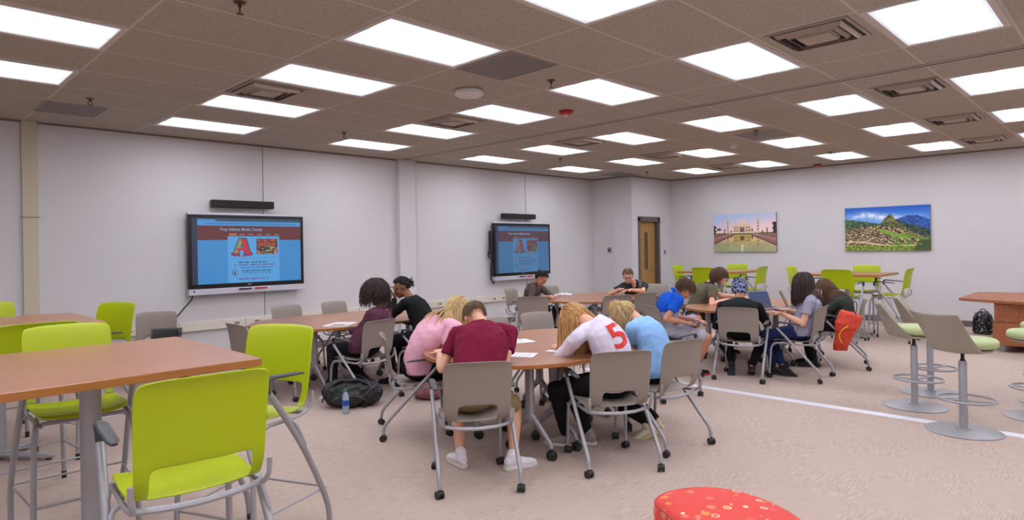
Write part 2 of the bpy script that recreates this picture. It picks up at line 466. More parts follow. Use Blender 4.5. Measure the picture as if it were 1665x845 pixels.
vl = [((5.38, 1.80), 'large square supply vent near the top of the picture, right of centre'),
      ((7.95, 1.75), 'square ceiling vent just beyond the partition track, near the right picture edge'),
      ((10.45, 1.80), 'middle one of three square vents receding toward the right wall'),
      ((12.95, 1.83), 'square ceiling vent closest to the right wall'),
      ((2.95, 6.25), 'square ceiling vent between two lights above the large wall screen'),
      ((5.42, 6.23), 'square ceiling vent beside the lights between the two screens'),
      ((7.98, 6.15), 'square ceiling vent just beyond the partition track, in front of the smaller screen'),
      ((10.36, 6.12), 'small looking ceiling vent in front of the door, nearer of two'),
      ((12.85, 6.12), 'small looking ceiling vent in front of the door, farther of two')]
for i, ((x, y), lab) in enumerate(vl):
    if i == 0: o = vt; o.location = (x, y, CZ); o['label'] = lab; o['group'] = 'square ceiling vents'
    else: o = dup(vt, (x, y, CZ), 0, lab, 'square ceiling vents')
    o.rotation_euler = (0, 0, PI)
GP = mat('plain dark grey metal panel', (112, 103, 98), 0.5)
gl = [((3.875, 3.685, 4.465, 4.385), 'dark grey panel in the ceiling beside the big light near top centre'),
      ((1.4, 8.13, 1.98, 8.80), 'dark grey ceiling panel at far left above the beige column'),
      ((9.35, 3.72, 10.02, 4.32), 'dark grey ceiling panel with a sprinkler beside it, above the framed pictures'),
      ((12.0, 8.16, 12.8, 8.78), 'dark grey ceiling panel in the far corner near the door')]
for (x0, y0, x1, y1), lab in gl:
    cx_, cy_ = (x0+x1)/2, (y0+y1)/2
    r = thing('ceiling_panel', lab, 'panel', (cx_, cy_, CZ), 0, 'dark grey ceiling panels')
    MB().box((x0-cx_, y0-cy_, -0.006), (x1-cx_, y1-cy_, 0)).build('plate', GP, r, smooth=False, bevel=0.002)
    bb = MB()
    hx_, hy_ = (x1-x0)/2, (y1-y0)/2
    for q in ((-hx_-0.012, -hy_-0.012, hx_+0.012, -hy_), (-hx_-0.012, hy_, hx_+0.012, hy_+0.012), (-hx_-0.012, -hy_, -hx_, hy_), (hx_, -hy_, hx_+0.012, hy_)): bb.box((q[0], q[1], -0.009), (q[2], q[3], 0))
    bb.build('rim', VENTM, r, smooth=False)
BRASS = mat('dull bronze', (92, 74, 60), 0.4, 0.7)
sk = thing('sprinkler', 's', 'sprinkler', (0, 0, CZ))
MB().lathe([(0.04, 0.0), (0.038, -0.008), (0.02, -0.012)], 20).build('escutcheon', BRASS, sk)
b = MB(); b.cyl((0, 0, -0.01), (0, 0, -0.035), 0.012); b.tube([(0.008, 0, -0.03), (0.022, 0, -0.05), (0.006, 0, -0.075)], 0.004); b.tube([(-0.008, 0, -0.03), (-0.022, 0, -0.05), (-0.006, 0, -0.075)], 0.004)
b.build('yoke', BRASS, sk)
MB().lathe([(0.022, -0.076), (0.024, -0.08)], 12).build('deflector', BRASS, sk)
sl = [((1.72, 7.77), 'small sprinkler head at far left in front of the dark grey panel'), ((4.84, 4.08), 'sprinkler head at top centre, right of the dark grey speaker panel'),
      ((4.79, 7.8), 'sprinkler head beside the light nearest the screen wall, left of the pilaster'), ((9.24, 3.95), 'sprinkler head left of the panel above the framed pictures'),
      ((9.22, 7.58), 'sprinkler head between the lights above the smaller screen'), ((12.46, 7.77), 'sprinkler head in the far corner in front of the door'), ((12.52, 4.0), 'sprinkler head just over a light near the right wall'),
      ((1.78, 4.15), 'sprinkler head cut by the top edge of the picture')]
for i, ((x, y), lab) in enumerate(sl):
    if i == 0: o = sk; o.location = (x, y, CZ); o['label'] = lab; o['group'] = 'ceiling sprinklers'
    else: o = dup(sk, (x, y, CZ), 0.6*i, lab, 'ceiling sprinklers')
RED = mat('red plastic alarm', (168, 32, 34), 0.4)
WHITEP = mat('white plastic', (214, 208, 206), 0.5)
for (x, y), lab, s in (((6.07, 4.89), 'red fire alarm strobe on the ceiling, centre of the room', 1.0), ((14.25, 4.81), 'red fire alarm strobe on the ceiling close to the right wall', 1.0)):
    r = thing('fire_alarm', lab, 'alarm', (x, y, CZ), 0.3, 'red ceiling fire alarms')
    MB().lathe([(0.085, 0.0), (0.085, -0.03), (0.07, -0.045), (0.03, -0.05)], 24).build('housing', RED, r)
    MB().ell((0.0, 0, -0.052), (0.035, 0.02, 0.018)).build('strobe_lens', mat('clear lens', (215, 205, 205), 0.15), r)
r = thing('wireless_access_point', 'white round ceiling access point beside the vent at top centre', 'router', (4.5, 4.9, CZ), 0.3)
MB().lathe([(0.13, -0.0), (0.15, -0.02), (0.15, -0.05), (0.12, -0.065), (0.05, -0.07)], 28).build('housing', WHITEP, r)
b = MB(); b.tube([(0.16, 0.02, -0.03), (0.2, 0.04, -0.02), (0.24, 0.03, -0.004)], 0.008); b.box((0.18, -0.03, -0.02), (0.25, 0.03, -0.001)); b.build('bracket', DARK, r)
r = thing('smoke_detector', 'small white smoke detector on the ceiling between far lights', 'smoke detector', (10.3, 4.78, CZ))
MB().lathe([(0.06, 0.0), (0.06, -0.02), (0.04, -0.045), (0.02, -0.048)], 20).build('housing', WHITEP, r)
# ------------------------------------------------------------------ wall screens
BEZ = mat('glossy black bezel', (16, 15, 16), 0.25)
SILV = mat('silver grey tray', (196, 194, 204), 0.4, 0.3)
LOGO = {}
def grid_paint(name, w_, h_, nx, ny, fn, mt, parent, origin, ux, uz, depth=0.0):
    """a vertical coloured panel: fn(u,v)->rgb 0..255 arrays, u to the right, v up"""
    U, V = np.meshgrid((np.arange(nx)+0.5)/nx, (np.arange(ny)+0.5)/ny)
    C = np.clip(fn(U, V), 0, 255) / 255.0
    lin = np.where(C <= 0.04045, C/12.92, ((C+0.055)/1.055)**2.4)
    o0 = np.array(origin, float); ux = np.array(ux, float); uz = np.array(uz, float)
    gx, gy = np.meshgrid(np.linspace(0, 1, nx+1), np.linspace(0, 1, ny+1))
    P_ = o0 + gx[..., None]*ux*w_ + gy[..., None]*uz*h_
    vs = P_.reshape(-1, 3).tolist()
    fs = []
    for j in range(ny):
        for i in range(nx):
            a = j*(nx+1)+i; fs.append((a, a+1, a+nx+2, a+nx+1))
    me = bpy.data.meshes.new(name); me.from_pydata(vs, [], fs)
    at = me.color_attributes.new('paint', 'FLOAT_COLOR', 'CORNER')
    flat = np.repeat(lin.reshape(-1, 3), 4, axis=0)
    at.data.foreach_set('color', np.concatenate([flat, np.ones((len(flat), 1))], 1).ravel().astype(np.float32))
    me.materials.append(mt); me.update()
    o = bpy.data.objects.new(name, me); COL.objects.link(o)
    if parent: o.parent = parent
    return o
def fnoise(U, V, s, seed=0):
    out = np.zeros(U.shape)
    rng = np.random.RandomState(seed)
    for o_ in range(4):
        n = 64; g = rng.rand(n, n); f_ = s * 2**o_
        x = U*f_ % n; y = V*f_ % n; xi = x.astype(int) % n; yi = y.astype(int) % n; fx = x-np.floor(x); fy = y-np.floor(y)
        fx = fx*fx*(3-2*fx); fy = fy*fy*(3-2*fy)
        a = g[yi, xi]; b_ = g[yi, (xi+1) % n]; c = g[(yi+1) % n, xi]; d = g[(yi+1) % n, (xi+1) % n]
        out += ((a*(1-fx)+b_*fx)*(1-fy)+(c*(1-fx)+d*fx)*fy) * 0.5**o_
    return out / 1.875
def page(U, V, dim):
    C = np.zeros(U.shape+(3,)); 
    def put(m, c): C[m] = c
    put(U >= 0, (52, 62, 84))
    W_ = (V < 0.985) & (U > 0.045)
    put(W_, (74, 152, 222))
    put((V > 0.955) & (U > 0.2), (60, 84, 110)); put((V > 0.89) & (V < 0.955) & W_, (84, 164, 236)); put((V > 0.905) & (V < 0.935) & (U > 0.12) & (U < 0.95), (66, 140, 205))
    put((V > 0.665) & (V < 0.89) & W_, (112, 56, 58))
    mid = (U > 0.305) & (U < 0.785) & (V < 0.725)
    put(mid, (98, 176, 242))
    put((V > 0.74) & (V < 0.765) & (U > 0.32) & (U < 0.385), (208, 140, 70))
    for k in range(5): put((V > 0.745) & (V < 0.757) & (U > 0.41+k*0.08) & (U < 0.46+k*0.08), (170, 130, 140))
    ph = (U > 0.565) & (U < 0.765) & (V > 0.44) & (V < 0.69)
    n = fnoise(U, V, 40, 3); n2 = fnoise(U, V, 34, 9)
    base = np.stack([30+110*n, 30+90*n2, 30+70*n], -1)
    C[ph] = base[ph]
    put(ph & (n2 > 0.6), (200, 80, 60)); put(ph & (n > 0.62) & (V < 0.58), (170, 170, 130))
    for vv in (0.63, 0.57): put(ph & (abs(V-vv) < 0.006), (50, 40, 36))
    put((abs(V-0.385) < 0.004) & (U > 0.32) & (U < 0.77), (80, 160, 205))
    rng = np.random.RandomState(5)
    for (u0, u1, v, col) in ((0.40, 0.66, 0.315, (50, 90, 130)), (0.36, 0.73, 0.275, (130, 80, 140)), (0.43, 0.70, 0.185, (50, 90, 130)), (0.43, 0.72, 0.15, (80, 140, 190)), (0.40, 0.68, 0.055, (130, 80, 140))):
        w_ = rng.rand(400); idx = (U*399).astype(int)
        put((U > u0) & (U < u1) & (abs(V-v) < 0.009) & (w_[idx] > 0.35), col)
    # round badge
    dd = np.sqrt(((U-0.365)*1.78)**2 + (V-0.16)**2)
    put(dd < 0.045, (60, 70, 110)); put(dd < 0.037, (120, 200, 250)); put((abs((U-0.365)*1.78) < (0.2-V)*0.35) & (dd < 0.035) & (V > 0.135), (90, 60, 80))
    # the slanted letter A: olive left stroke, red right stroke, dark outline
    X = (U-0.43)*1.78; Y = V-0.565
    def tri(x0, sl_, hw, lo=-0.12, hi=0.125): return (abs(X-(x0+sl_*(Y+0.12))) < hw) & (Y > lo) & (Y < hi)
    out = tri(-0.10, 0.40, 0.052, -0.13, 0.135) | tri(0.10, -0.30, 0.055, -0.13, 0.135) | ((abs(Y+0.115) < 0.026) & (abs(abs(X)-0.10) < 0.07))
    put(out, (45, 50, 84))
    put(tri(-0.10, 0.40, 0.038), (150, 160, 104)); put(tri(0.10, -0.30, 0.042), (205, 60, 78)); put((abs(Y+0.112) < 0.016) & (abs(X-0.10) < 0.058), (205, 60, 78)); put((abs(Y+0.112) < 0.016) & (abs(X+0.10) < 0.058), (205, 60, 78))
    put((abs(Y+0.045) < 0.018) & (abs(X) < 0.09), (205, 60, 78))
    w_ = rng.rand(300); put((abs(Y+0.15) < 0.01) & (abs(X) < 0.13) & (w_[(U*299).astype(int)] > 0.3), (150, 60, 120))
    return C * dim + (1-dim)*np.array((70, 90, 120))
def screen(x0, x1, z0, z1, lab, dim, em, nx, ny, cables):
    yb = YT - 0.07; yf = yb - 0.07
    r = thing('wall_screen_display', lab, 'screen', ((x0+x1)/2, YT, (z0+z1)/2), 0, 'interactive wall screens')
    ox, oz = (x0+x1)/2, (z0+z1)/2
    def L_(x, y, z): return (x-ox, y-YT, z-oz)
    tr = 0.085
    MB().box(L_(x0, yf, z0+tr), L_(x1, yb, z1-0.03)).build('housing', BEZ, r, smooth=False, bevel=0.004)
    MB().box(L_(x0-0.005, yf-0.006, z1-0.032), L_(x1+0.005, yb, z1)).build('top_rail', SILV, r, smooth=False, bevel=0.004)
    MB().box(L_(x0-0.005, yf-0.03, z0), L_(x1+0.005, yb, z0+tr)).build('pen_tray', SILV, r, smooth=False, bevel=0.006)
    MB().box(L_(x0+0.35, yb, z0+0.25), L_(x1-0.35, YT, z1-0.25)).build('wall_bracket', DARK, r, smooth=False)
    b = MB(); b.cyl(L_(x0+0.06, yf-0.031, z0+0.055), L_(x0+0.06, yf-0.036, z0+0.055), 0.012); b.build('power_button', DARK, r)
    cx_ = x0+(x1-x0)*0.53
    for dx, mt_ in ((-0.14, DARK), (0.10, RED)):
        b = MB(); b.tube([L_(cx_+dx-0.10, yf-0.04, z0+0.06), L_(cx_+dx-0.08, yf-0.04, z0+0.06), L_(cx_+dx+0.09, yf-0.04, z0+0.06), L_(cx_+dx+0.1, yf-0.04, z0+0.06)], [0.004, 0.012, 0.012, 0.006]); p = b.build('marker_pen', mt_, r)
    text('SMART', 0.022, mat('grey print', (170, 170, 176), 0.5), r, L_((x0+x1)/2, yf-0.001, z0+tr+0.035), (PI/2, 0, 0), 'lettering')
    mx, mb, mtp = 0.05, 0.065, 0.05
    grid_paint('picture', (x1-x0-2*mx), (z1-z0-0.03-tr-mb-mtp), nx, ny, lambda U, V: page(U, V, dim), vcol_mat('screen glow', 0.2, em), r, L_(x0+mx, yf-0.0015, z0+tr+mb), (1, 0, 0), (0, 0, 1))
    W_ = x1-x0-2*mx; H_ = z1-z0-0.03-tr-mb-mtp
    te = emis('pale screen lettering', (150, 190, 225), em)
    def SP(u, v): return L_(x0+mx+u*W_, yf-0.003, z0+tr+mb+v*H_)
    text('Troy Athens Media Center', 0.062*H_, te, r, SP(0.43, 0.83), (PI/2, 0, 0), 'page_title', 0.0004, bold=0.001)
    te2 = emis('dark screen lettering', (40, 70, 105), em*0.7)
    text('Welcome to Troy Athens Media Center', 0.032*H_, te2, r, SP(0.57, 0.235), (PI/2, 0, 0), 'page_text', 0.0004)
    return r
s1 = screen(3.26, 5.02, 0.99, 2.17, 'larger wall mounted interactive screen showing a school web page, left of the pilaster', 1.0, 0.72, 260, 150, 1)
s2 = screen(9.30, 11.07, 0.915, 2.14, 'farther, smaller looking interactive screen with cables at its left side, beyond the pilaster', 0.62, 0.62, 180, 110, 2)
for x0, x1, zc, lab in ((3.6, 4.54, 2.305, 'black soundbar above the larger screen'), (9.6, 10.6, 2.265, 'black soundbar above the farther screen')):
    r = thing('soundbar', lab, 'speaker', ((x0+x1)/2, YT, zc), 0, 'soundbars over the screens'); h = (x1-x0)/2
    MB().box((-h, -0.15, -0.055), (h, -0.05, 0.055)).build('body', mat('speaker cloth', (28, 26, 26), 0.8, bump=0.2, bscale=300), r, smooth=False, bevel=0.012)
    b = MB(); b.box((-h-0.004, -0.13, -0.05), (-h+0.02, -0.045, 0.05)); b.box((h-0.02, -0.13, -0.05), (h+0.004, -0.045, 0.05)); b.build('end_cap', BEZ, r, smooth=False, bevel=0.01)
    b = MB(); b.box((-h*0.5, -0.05, -0.02), (-h*0.4, 0, 0.02)); b.box((h*0.4, -0.05, -0.02), (h*0.5, 0, 0.02)); b.build('bracket', DARK, r, smooth=False)
BLK = mat('black cable', (20, 19, 20), 0.5)
b = MB(); b.tube([(3.33, YT-0.09, 1.0), (3.31, YT-0.1, 0.93), (3.2, YT-0.12, 0.82), (3.08, YT-0.16, 0.7), (3.0, YT-0.25, 0.58), (2.96, YT-0.38, 0.53)], 0.011)
tag(b.build('cable', BLK), 'black cable hanging from the lower left corner of the larger screen', 'cable')
b = MB()
b.tube([(9.31, YT-0.1, 1.95), (9.24, YT-0.1, 1.75), (9.2, YT-0.1, 1.5), (9.27, YT-0.1, 1.35), (9.23, YT-0.1, 1.15), (9.24, YT-0.1, 0.95), (9.3, YT-0.1, 0.86), (9.37, YT-0.1, 0.93)], 0.016)
b.tube([(9.3, YT-0.09, 1.6), (9.17, YT-0.1, 1.5), (9.16, YT-0.1, 1.42), (9.25, YT-0.1, 1.38)], 0.014)
b.box((9.225, YT-0.12, 1.5), (9.29, YT-0.06, 1.95))
tag(b.build('cable', BLK), 'tangle of black cables and box at the left edge of the farther screen', 'cable')
# raceway with outlets
RW = mat('cream metal raceway', (206, 200, 184), 0.5)
r = thing('wall_raceway', 'cream surface raceway running along the wall under both screens', 'raceway', (0, YT, 0.54))
MB().box((3.15, -0.055, -0.065), (6.95, 0, 0.065)).build('channel', RW, r, smooth=False, bevel=0.006)
MB().box((7.37, -0.055, -0.065), (11.6, 0, 0.065)).build('channel', RW, r, smooth=False, bevel=0.006)
MB().box((1.54, -0.045, -0.05), (3.15, 0, 0.05)).build('channel', RW, r, smooth=False, bevel=0.006)
b = MB()
for x in (4.1, 6.1, 8.7, 10.2): b.box((x-0.004, -0.0555, -0.066), (x+0.004, -0.05, 0.066))
b.build('joint', SEAM, r, smooth=False)
for i, x in enumerate((3.97, 4.28, 5.44, 7.9, 9.37, 9.64)):
    r = thing('wall_outlet', ('socket on the raceway just %s' % ('below the larger screen, left one', 'below the larger screen, right one', 'behind the chairs by the oval table', 'right of the pilaster', 'below the farther screen, left one', 'below the farther screen, right one')[i]), 'socket', (x, YT-0.055, 0.54), 0, 'sockets on the raceway')
    MB().box((-0.06, -0.006, -0.04), (0.06, 0, 0.04)).build('plate', RW, r, smooth=False, bevel=0.002)
    b = MB(); b.box((-0.035, -0.009, -0.018), (-0.004, -0.005, 0.018)); b.box((0.004, -0.009, -0.018), (0.035, -0.005, 0.018)); b.build('socket_insert', GP, r, smooth=False)
r = thing('wall_thermostat', 'small grey thermostat plate on the alcove wall left of the door', 'thermostat', (XA, 9.09, 1.5))
MB().box((-0.02, -0.055, -0.07), (0, 0.055, 0.07)).build('cover', mat('grey metal plate', (140, 135, 132), 0.5), r, smooth=False, bevel=0.003)
MB().box((-0.026, -0.03, -0.03), (-0.02, 0.03, 0.02)).build('dial', DARK, r, smooth=False)
r = thing('light_switch', 'small light switch on the wall right of the door', 'switch', (14.3, YA, 1.42))
MB().box((-0.04, -0.008, -0.06), (0.04, 0, 0.06)).build('plate', mat('steel plate', (150, 146, 144), 0.4, 0.5), r, smooth=False, bevel=0.002)
MB().box((-0.008, -0.02, -0.015), (0.008, -0.008, 0.015)).build('toggle', DARK, r, smooth=False)
# ------------------------------------------------------------------ two pictures on the right wall
def mix3(a, b_, t): t = np.clip(t, 0, 1)[..., None]; return np.array(a, float)*(1-t)+np.array(b_, float)*t
def mausoleum(U, V):
    def world(U, V):          # upper half: sky, gardens, domed building; V 0..1 above the water line .47
        C = mix3((238, 204, 204), (168, 188, 222), (V-0.6)/0.4 + (0.6-U)*0.5)
        X = (U-0.47)*1.25; Y = V
        n = fnoise(U, V, 30, 2)
        hor = 0.47
        C[(Y < 0.50)] = (92, 110, 70)
        for sx in (-0.22, 0.20, -0.36, 0.40, 0.49, -0.27, 0.25): C[(abs(X-sx) < 0.012) & (Y < 0.58+0.05*math.cos(sx*37)) & (Y > 0.45)] = (40, 48, 44)
        dome = (X/0.082)**2 + ((Y-0.735)/0.10)**2 < 1
        dome |= (abs(X) < 0.006) & (Y > 0.8) & (Y < 0.865)
        col = mix3((205, 170, 140), (240, 222, 200), n)
        body = (abs(X) < 0.185) & (Y > 0.50) & (Y < 0.70)
        plinth = (abs(X) < 0.34) & (Y > 0.49) & (Y < 0.525)
        small = ((abs(abs(X)-0.125)/0.03)**2 + ((Y-0.715)/0.04)**2 < 1)
        for msk in (plinth, body, small, dome): C[msk] = col[msk]
        arch = (abs(X) < 0.045) & (Y > 0.52) & (Y < 0.655-0.7*abs(X)); C[arch] = (120, 90, 80)
        C[(abs(abs(X)-0.045) < 0.006) & (Y > 0.5) & (Y < 0.70)] = (165, 130, 110)
        for ax_ in (0.08, 0.115, 0.15):
            for (y0, y1) in ((0.53, 0.58), (0.61, 0.66)): C[(abs(abs(X)-ax_) < 0.011) & (Y > y0) & (Y < y1)] = (138, 104, 92)
        for mx_ in (-0.295, 0.315):
            C[(abs(X-mx_) < 0.015) & (Y > 0.5) & (Y < 0.84)] = (205, 168, 140)
            for yy in (0.58, 0.66, 0.75): C[(abs(X-mx_) < 0.026) & (abs(Y-yy) < 0.008)] = (150, 110, 90)
            C[((X-mx_)/0.02)**2+((Y-0.845)/0.03)**2 < 1] = (210, 180, 150)
        C[(X < -0.545+0.015*np.sin(Y*60)) & (Y > 0.45) & (Y < 0.70)] = (38, 36, 38)
        C[(X > 0.60+0.01*np.sin(Y*50)) & (Y > 0.4) & (Y < 0.76)] = (42, 36, 38)
        C[((X+0.48)/0.05)**2+((Y-0.6)/0.035)**2 < 1] = (70, 84, 62)
        return C
    C = world(U, V)
    X = (U-0.47)*1.4
    refl = world(U, np.clip(0.94-V, 0, 1)) * np.array((0.90, 0.90, 0.60))
    low = V < 0.47
    C[low] = refl[low]
    n = fnoise(U, V, 12, 6)
    g = low & (V < 0.30-0.1*abs(X)); mixg = mix3((120, 128, 84), (190, 184, 150), n); C[g] = (0.5*C+0.5*mixg)[g]
    s = (0.47-V)
    bank = low & (abs(X) > 0.13+s*1.95)
    C[bank] = mix3((92, 64, 60), (196, 130, 116), fnoise(U, V, 60, 4))[bank]
    C[low & (abs(abs(X)-(0.14+s*2.0)) < 0.015+s*0.06)] = (66, 60, 72)
    C[low & (abs(abs(X)-(0.24+s*3.2)) < 0.02)] = (196, 176, 172)
    C[low & (abs(abs(X)-(0.36+s*4.6)) < 0.02)] = (60, 82, 60)
    C[(abs(X) < 0.02+0.015*np.sin(V*90)) & (V < 0.2)] = (222, 216, 196)
    return C
def ruins(U, V):
    n = fnoise(U, V, 18, 11); nf = fnoise(U, V, 55, 12); n3 = fnoise(U, V, 6, 8)
    C = mix3((110, 168, 232), (18, 84, 190), (V-0.6)/0.4)
    cl = np.exp(-((V-0.76-0.05*np.sin(U*7))/0.08)**2) * np.clip(1.25-abs(U-0.42)*2.2, 0, 1)
    C = mix3(0, 0, U*0) + C*(1-np.clip(cl*n*1.9, 0, 1)[..., None]) + np.array((228, 232, 244))*np.clip(cl*n*1.9, 0, 1)[..., None]
    far = 0.60 + 0.17*np.clip((U-0.45)/0.3, 0, 1) - 0.1*np.clip((U-0.85)/0.15, 0, 1) + 0.03*n3
    m_ = V < far; C[m_] = mix3((14, 46, 116), (70, 122, 206), nf*1.8-0.4)[m_]
    left = 0.72-0.30*U+0.04*n; m_ = (V < left) & (U < 0.5); C[m_] = mix3((18, 44, 40), (108, 136, 86), nf*1.8-0.4)[m_]
    rr = 0.60-0.62*(U-0.72)+0.05*n; m_ = (V < rr) & (U > 0.6); C[m_] = mix3((12, 24, 32), (88, 116, 86), nf*1.8-0.4)[m_]
    pk = 0.84-1.6*abs(U-0.545)*np.where(U < 0.545, 1.0, 0.85)-0.12*n*np.clip(abs(U-0.545)*8, 0, 1)
    m_ = V < pk; C[m_] = mix3((20, 32, 14), (160, 164, 88), nf*1.9-0.45)[m_]
    pk2 = 0.58-1.3*abs(U-0.33); m_ = V < pk2; C[m_] = mix3((42, 58, 30), (120, 128, 66), nf)[m_]
    hill = 0.44+0.10*np.sin(U*3.2+0.4)-0.30*np.clip(U-0.55, 0, 1)+0.03*n
    m_ = V < hill
    ter = (np.sin((V*(1.0-0.5*(U>0.5))+0.6*abs(U-0.5)+0.10*n+0.05*n3)*120) > 0.3)
    base = mix3((84, 66, 42), (228, 204, 164), nf*2.2-0.6)
    base[ter & (nf > 0.3)] = (62, 48, 32)
    C[m_] = base[m_]
    gr = m_ & (abs(V-(0.46-0.55*(U-0.42))) < 0.035) & (U > 0.42) & (U < 0.75); C[gr] = (118, 164, 44)
    gr = m_ & (abs(V-(0.36-0.5*(U-0.7))) < 0.03) & (U > 0.68) & (U < 0.95); C[gr] = (104, 146, 46)
    gr = m_ & (U > 0.5) & (V < 0.3) & (n > 0.56); C[gr] = (98, 128, 48)
    pa = abs(V-(0.20-0.12*U+0.02*np.sin(U*9))) < 0.012; C[pa & m_] = (226, 206, 168)
    bot = V < 0.13-0.02*U; C[bot] = mix3((52, 76, 24), (180, 196, 70), nf*1.6-0.3)[bot]
    m_ = (V < 0.24) & (U > 0.88-0.3*(0.24-V)) & (nf > 0.4); C[m_] = (58, 80, 40)
    return C
for (y0, y1, z0, z1), lab, fn in (((7.28, 5.81, 1.415, 2.30), 'canvas print of a white domed mausoleum mirrored in a long pool', mausoleum), ((4.40, 2.91, 1.42, 2.30), 'canvas print of terraced mountain ruins under a blue sky', ruins)):
    r = thing('canvas_print', lab, 'picture', (XR-0.001, (y0+y1)/2, (z0+z1)/2), 0, 'canvas prints on the right wall'); hy_ = (y0-y1)/2; hz_ = (z1-z0)/2
    MB().box((-0.038, -hy_, -hz_), (0, hy_, hz_)).build('stretcher', mat('dark canvas edge', (70, 62, 60), 0.8), r, smooth=False)
    grid_paint('print', 2*hy_, 2*hz_, 300, 170, fn, vcol_mat('printed canvas', 0.6), r, (-0.0395, hy_, -hz_), (0, -1, 0), (0, 0, 1))
# ------------------------------------------------------------------ furniture materials
GREYP = mat('warm grey plastic', (138, 127, 117), 0.5, spec=0.4, bump=0.03, bscale=200)
LIME = mat('lime green plastic', (163, 180, 0), 0.40, spec=0.4, bump=0.03, bscale=220)
SILVER = mat('silver painted steel', (158, 156, 160), 0.42, 0.35)
BLACKP = mat('black plastic', (30, 28, 28), 0.5)
CHAR = mat('charcoal armrest', (58, 58, 62), 0.55)
def wood(name, dark, light, rough=0.3, sc=(1.2, 14, 14)):
    mt = bpy.data.materials.new(name); mt.use_nodes = True
    nt = mt.node_tree; b = nt.nodes['Principled BSDF']; N = nt.nodes.new; L = nt.links.new
    b.inputs['Roughness'].default_value = rough; b.inputs['Specular IOR Level'].default_value = 0.4
    tc = N('ShaderNodeTexCoord'); mp = N('ShaderNodeMapping'); mp.inputs['Scale'].default_value = sc
    L(tc.outputs['Object'], mp.inputs[0])
    nz = N('ShaderNodeTexNoise'); nz.inputs['Scale'].default_value = 2.2; nz.inputs['Detail'].default_value = 6; nz.inputs['Distortion'].default_value = 0.6
    L(mp.outputs[0], nz.inputs[0])
    rp = N('ShaderNodeValToRGB'); e = rp.color_ramp.elements
    e[0].position = 0.3; e[0].color = srgb(*dark); e[1].position = 0.7; e[1].color = srgb(*light)
    L(nz.outputs['Fac'], rp.inputs[0]); L(rp.outputs[0], b.inputs['Base Color'])
    return mt
TOPW = wood('cherry laminate top', (152, 103, 74), (166, 117, 87), 0.28)
EDGEW = wood('cherry edge band', (150, 92, 42), (166, 106, 54), 0.4)
CABW = wood('cherry veneer cabinet', (134, 76, 46), (166, 104, 66), 0.4)
# ------------------------------------------------------------------ shell of the chairs (seat + back around an opening)
PROF = [(0.235, 0.422), (0.222, 0.440), (0.17, 0.449), (0.09, 0.446), (0.0, 0.438), (-0.10, 0.436), (-0.165, 0.446),
        (-0.203, 0.470), (-0.226, 0.515), (-0.238, 0.565), (-0.247, 0.64), (-0.258, 0.72), (-0.274, 0.80), (-0.292, 0.848), (-0.312, 0.866)]
HALF = [0.185, 0.215, 0.225, 0.228, 0.228, 0.226, 0.222, 0.222, 0.224, 0.226, 0.228, 0.230, 0.232, 0.225, 0.200]
def shell_part(r0, r1, z_off=0.0, hole=(6, 9), scale_back=1.0, hk=(3, 6)):
    cols = [-1.0, -0.93, -0.78, -0.58, -0.3, 0.0, 0.3, 0.58, 0.78, 0.93, 1.0]
    vs = []; fs = []; nc = len(cols)
    for i in range(r0, r1+1):
        y, z = PROF[i]; hw = HALF[i]
        if z > 0.47: z = 0.47 + (z-0.47)*scale_back
        for t in cols:
            if i >= 7: yy = y + 0.028*(abs(t)**2.0); zz = z
            else: yy = y; zz = z + 0.016*abs(t)**2.5
            if i in (6,): yy += 0.012*abs(t)**2
            if i == len(PROF)-1: zz -= 0.012*abs(t)**4
            vs.append((hw*t, yy, zz + z_off))
    for i in range(r0, r1):
        for k in range(nc-1):
            if hole[0] <= i < hole[1] and hk[0] <= k <= hk[1]: continue
            a = (i-r0)*nc+k; fs.append((a, a+1, a+nc+1, a+nc))
    return vs, fs
def add_shell(root, mt, z_off=0.0, sb=1.0, hk=(3, 6)):
    for nm, r0, r1 in (('seat', 0, 6), ('backrest', 6, 14)):
        v, f = shell_part(r0, r1, z_off, scale_back=sb, hk=hk)
        b = MB(); b.add(v, f)
        o = b.build(nm, mt, root, solid=0.010, sub=2, angle=180)
def caster(parent, x, y, r=0.026, ang=0.4, mt=None, name='caster'):
    b = MB(); c, s = math.cos(ang), math.sin(ang)
    for d in (-0.016, 0.016):
        a = Vector((x + d*c*1.5, y + d*s*1.5, r)); q = Vector((x + d*c*0.5, y + d*s*0.5, r))
        b.cyl(a, q, r, 16)
    b.ell((x, y, r*1.25), (r*0.9, r*0.9, r*0.85), nu=12, nv=8)
    b.cyl((x, y, r), (x, y, r*2.6), r*0.35, 10)
    return b.build(name, mt or BLACKP, parent)
def smooth_path(pts, k=6):
    """Catmull-Rom"""
    P = [Vector(p) for p in pts]; P = [P[0]*2-P[1]] + P + [P[-1]*2-P[-2]]; out = []
    for i in range(1, len(P)-2):
        for j in range(k):
            t = j/k; a, b_, c, d = P[i-1], P[i], P[i+1], P[i+2]
            out.append(0.5*((2*b_)+(c-a)*t+(2*a-5*b_+4*c-d)*t*t+(3*b_-3*c+d-a)*t**3))
    out.append(P[-2]); return out
def fillet(pts, r=0.03, n=5):
    P = [Vector(p) for p in pts]; out = [P[0]]
    for i in range(1, len(P)-1):
        a = (P[i-1]-P[i]); c = (P[i+1]-P[i]); ra = min(r, a.length*0.45, c.length*0.45)
        p0 = P[i]+a.normalized()*ra; p1 = P[i]+c.normalized()*ra
        for j in range(n+1):
            t = j/n; out.append(p0*(1-t)**2+P[i]*2*t*(1-t)+p1*t*t)
    out.append(P[-1]); return out
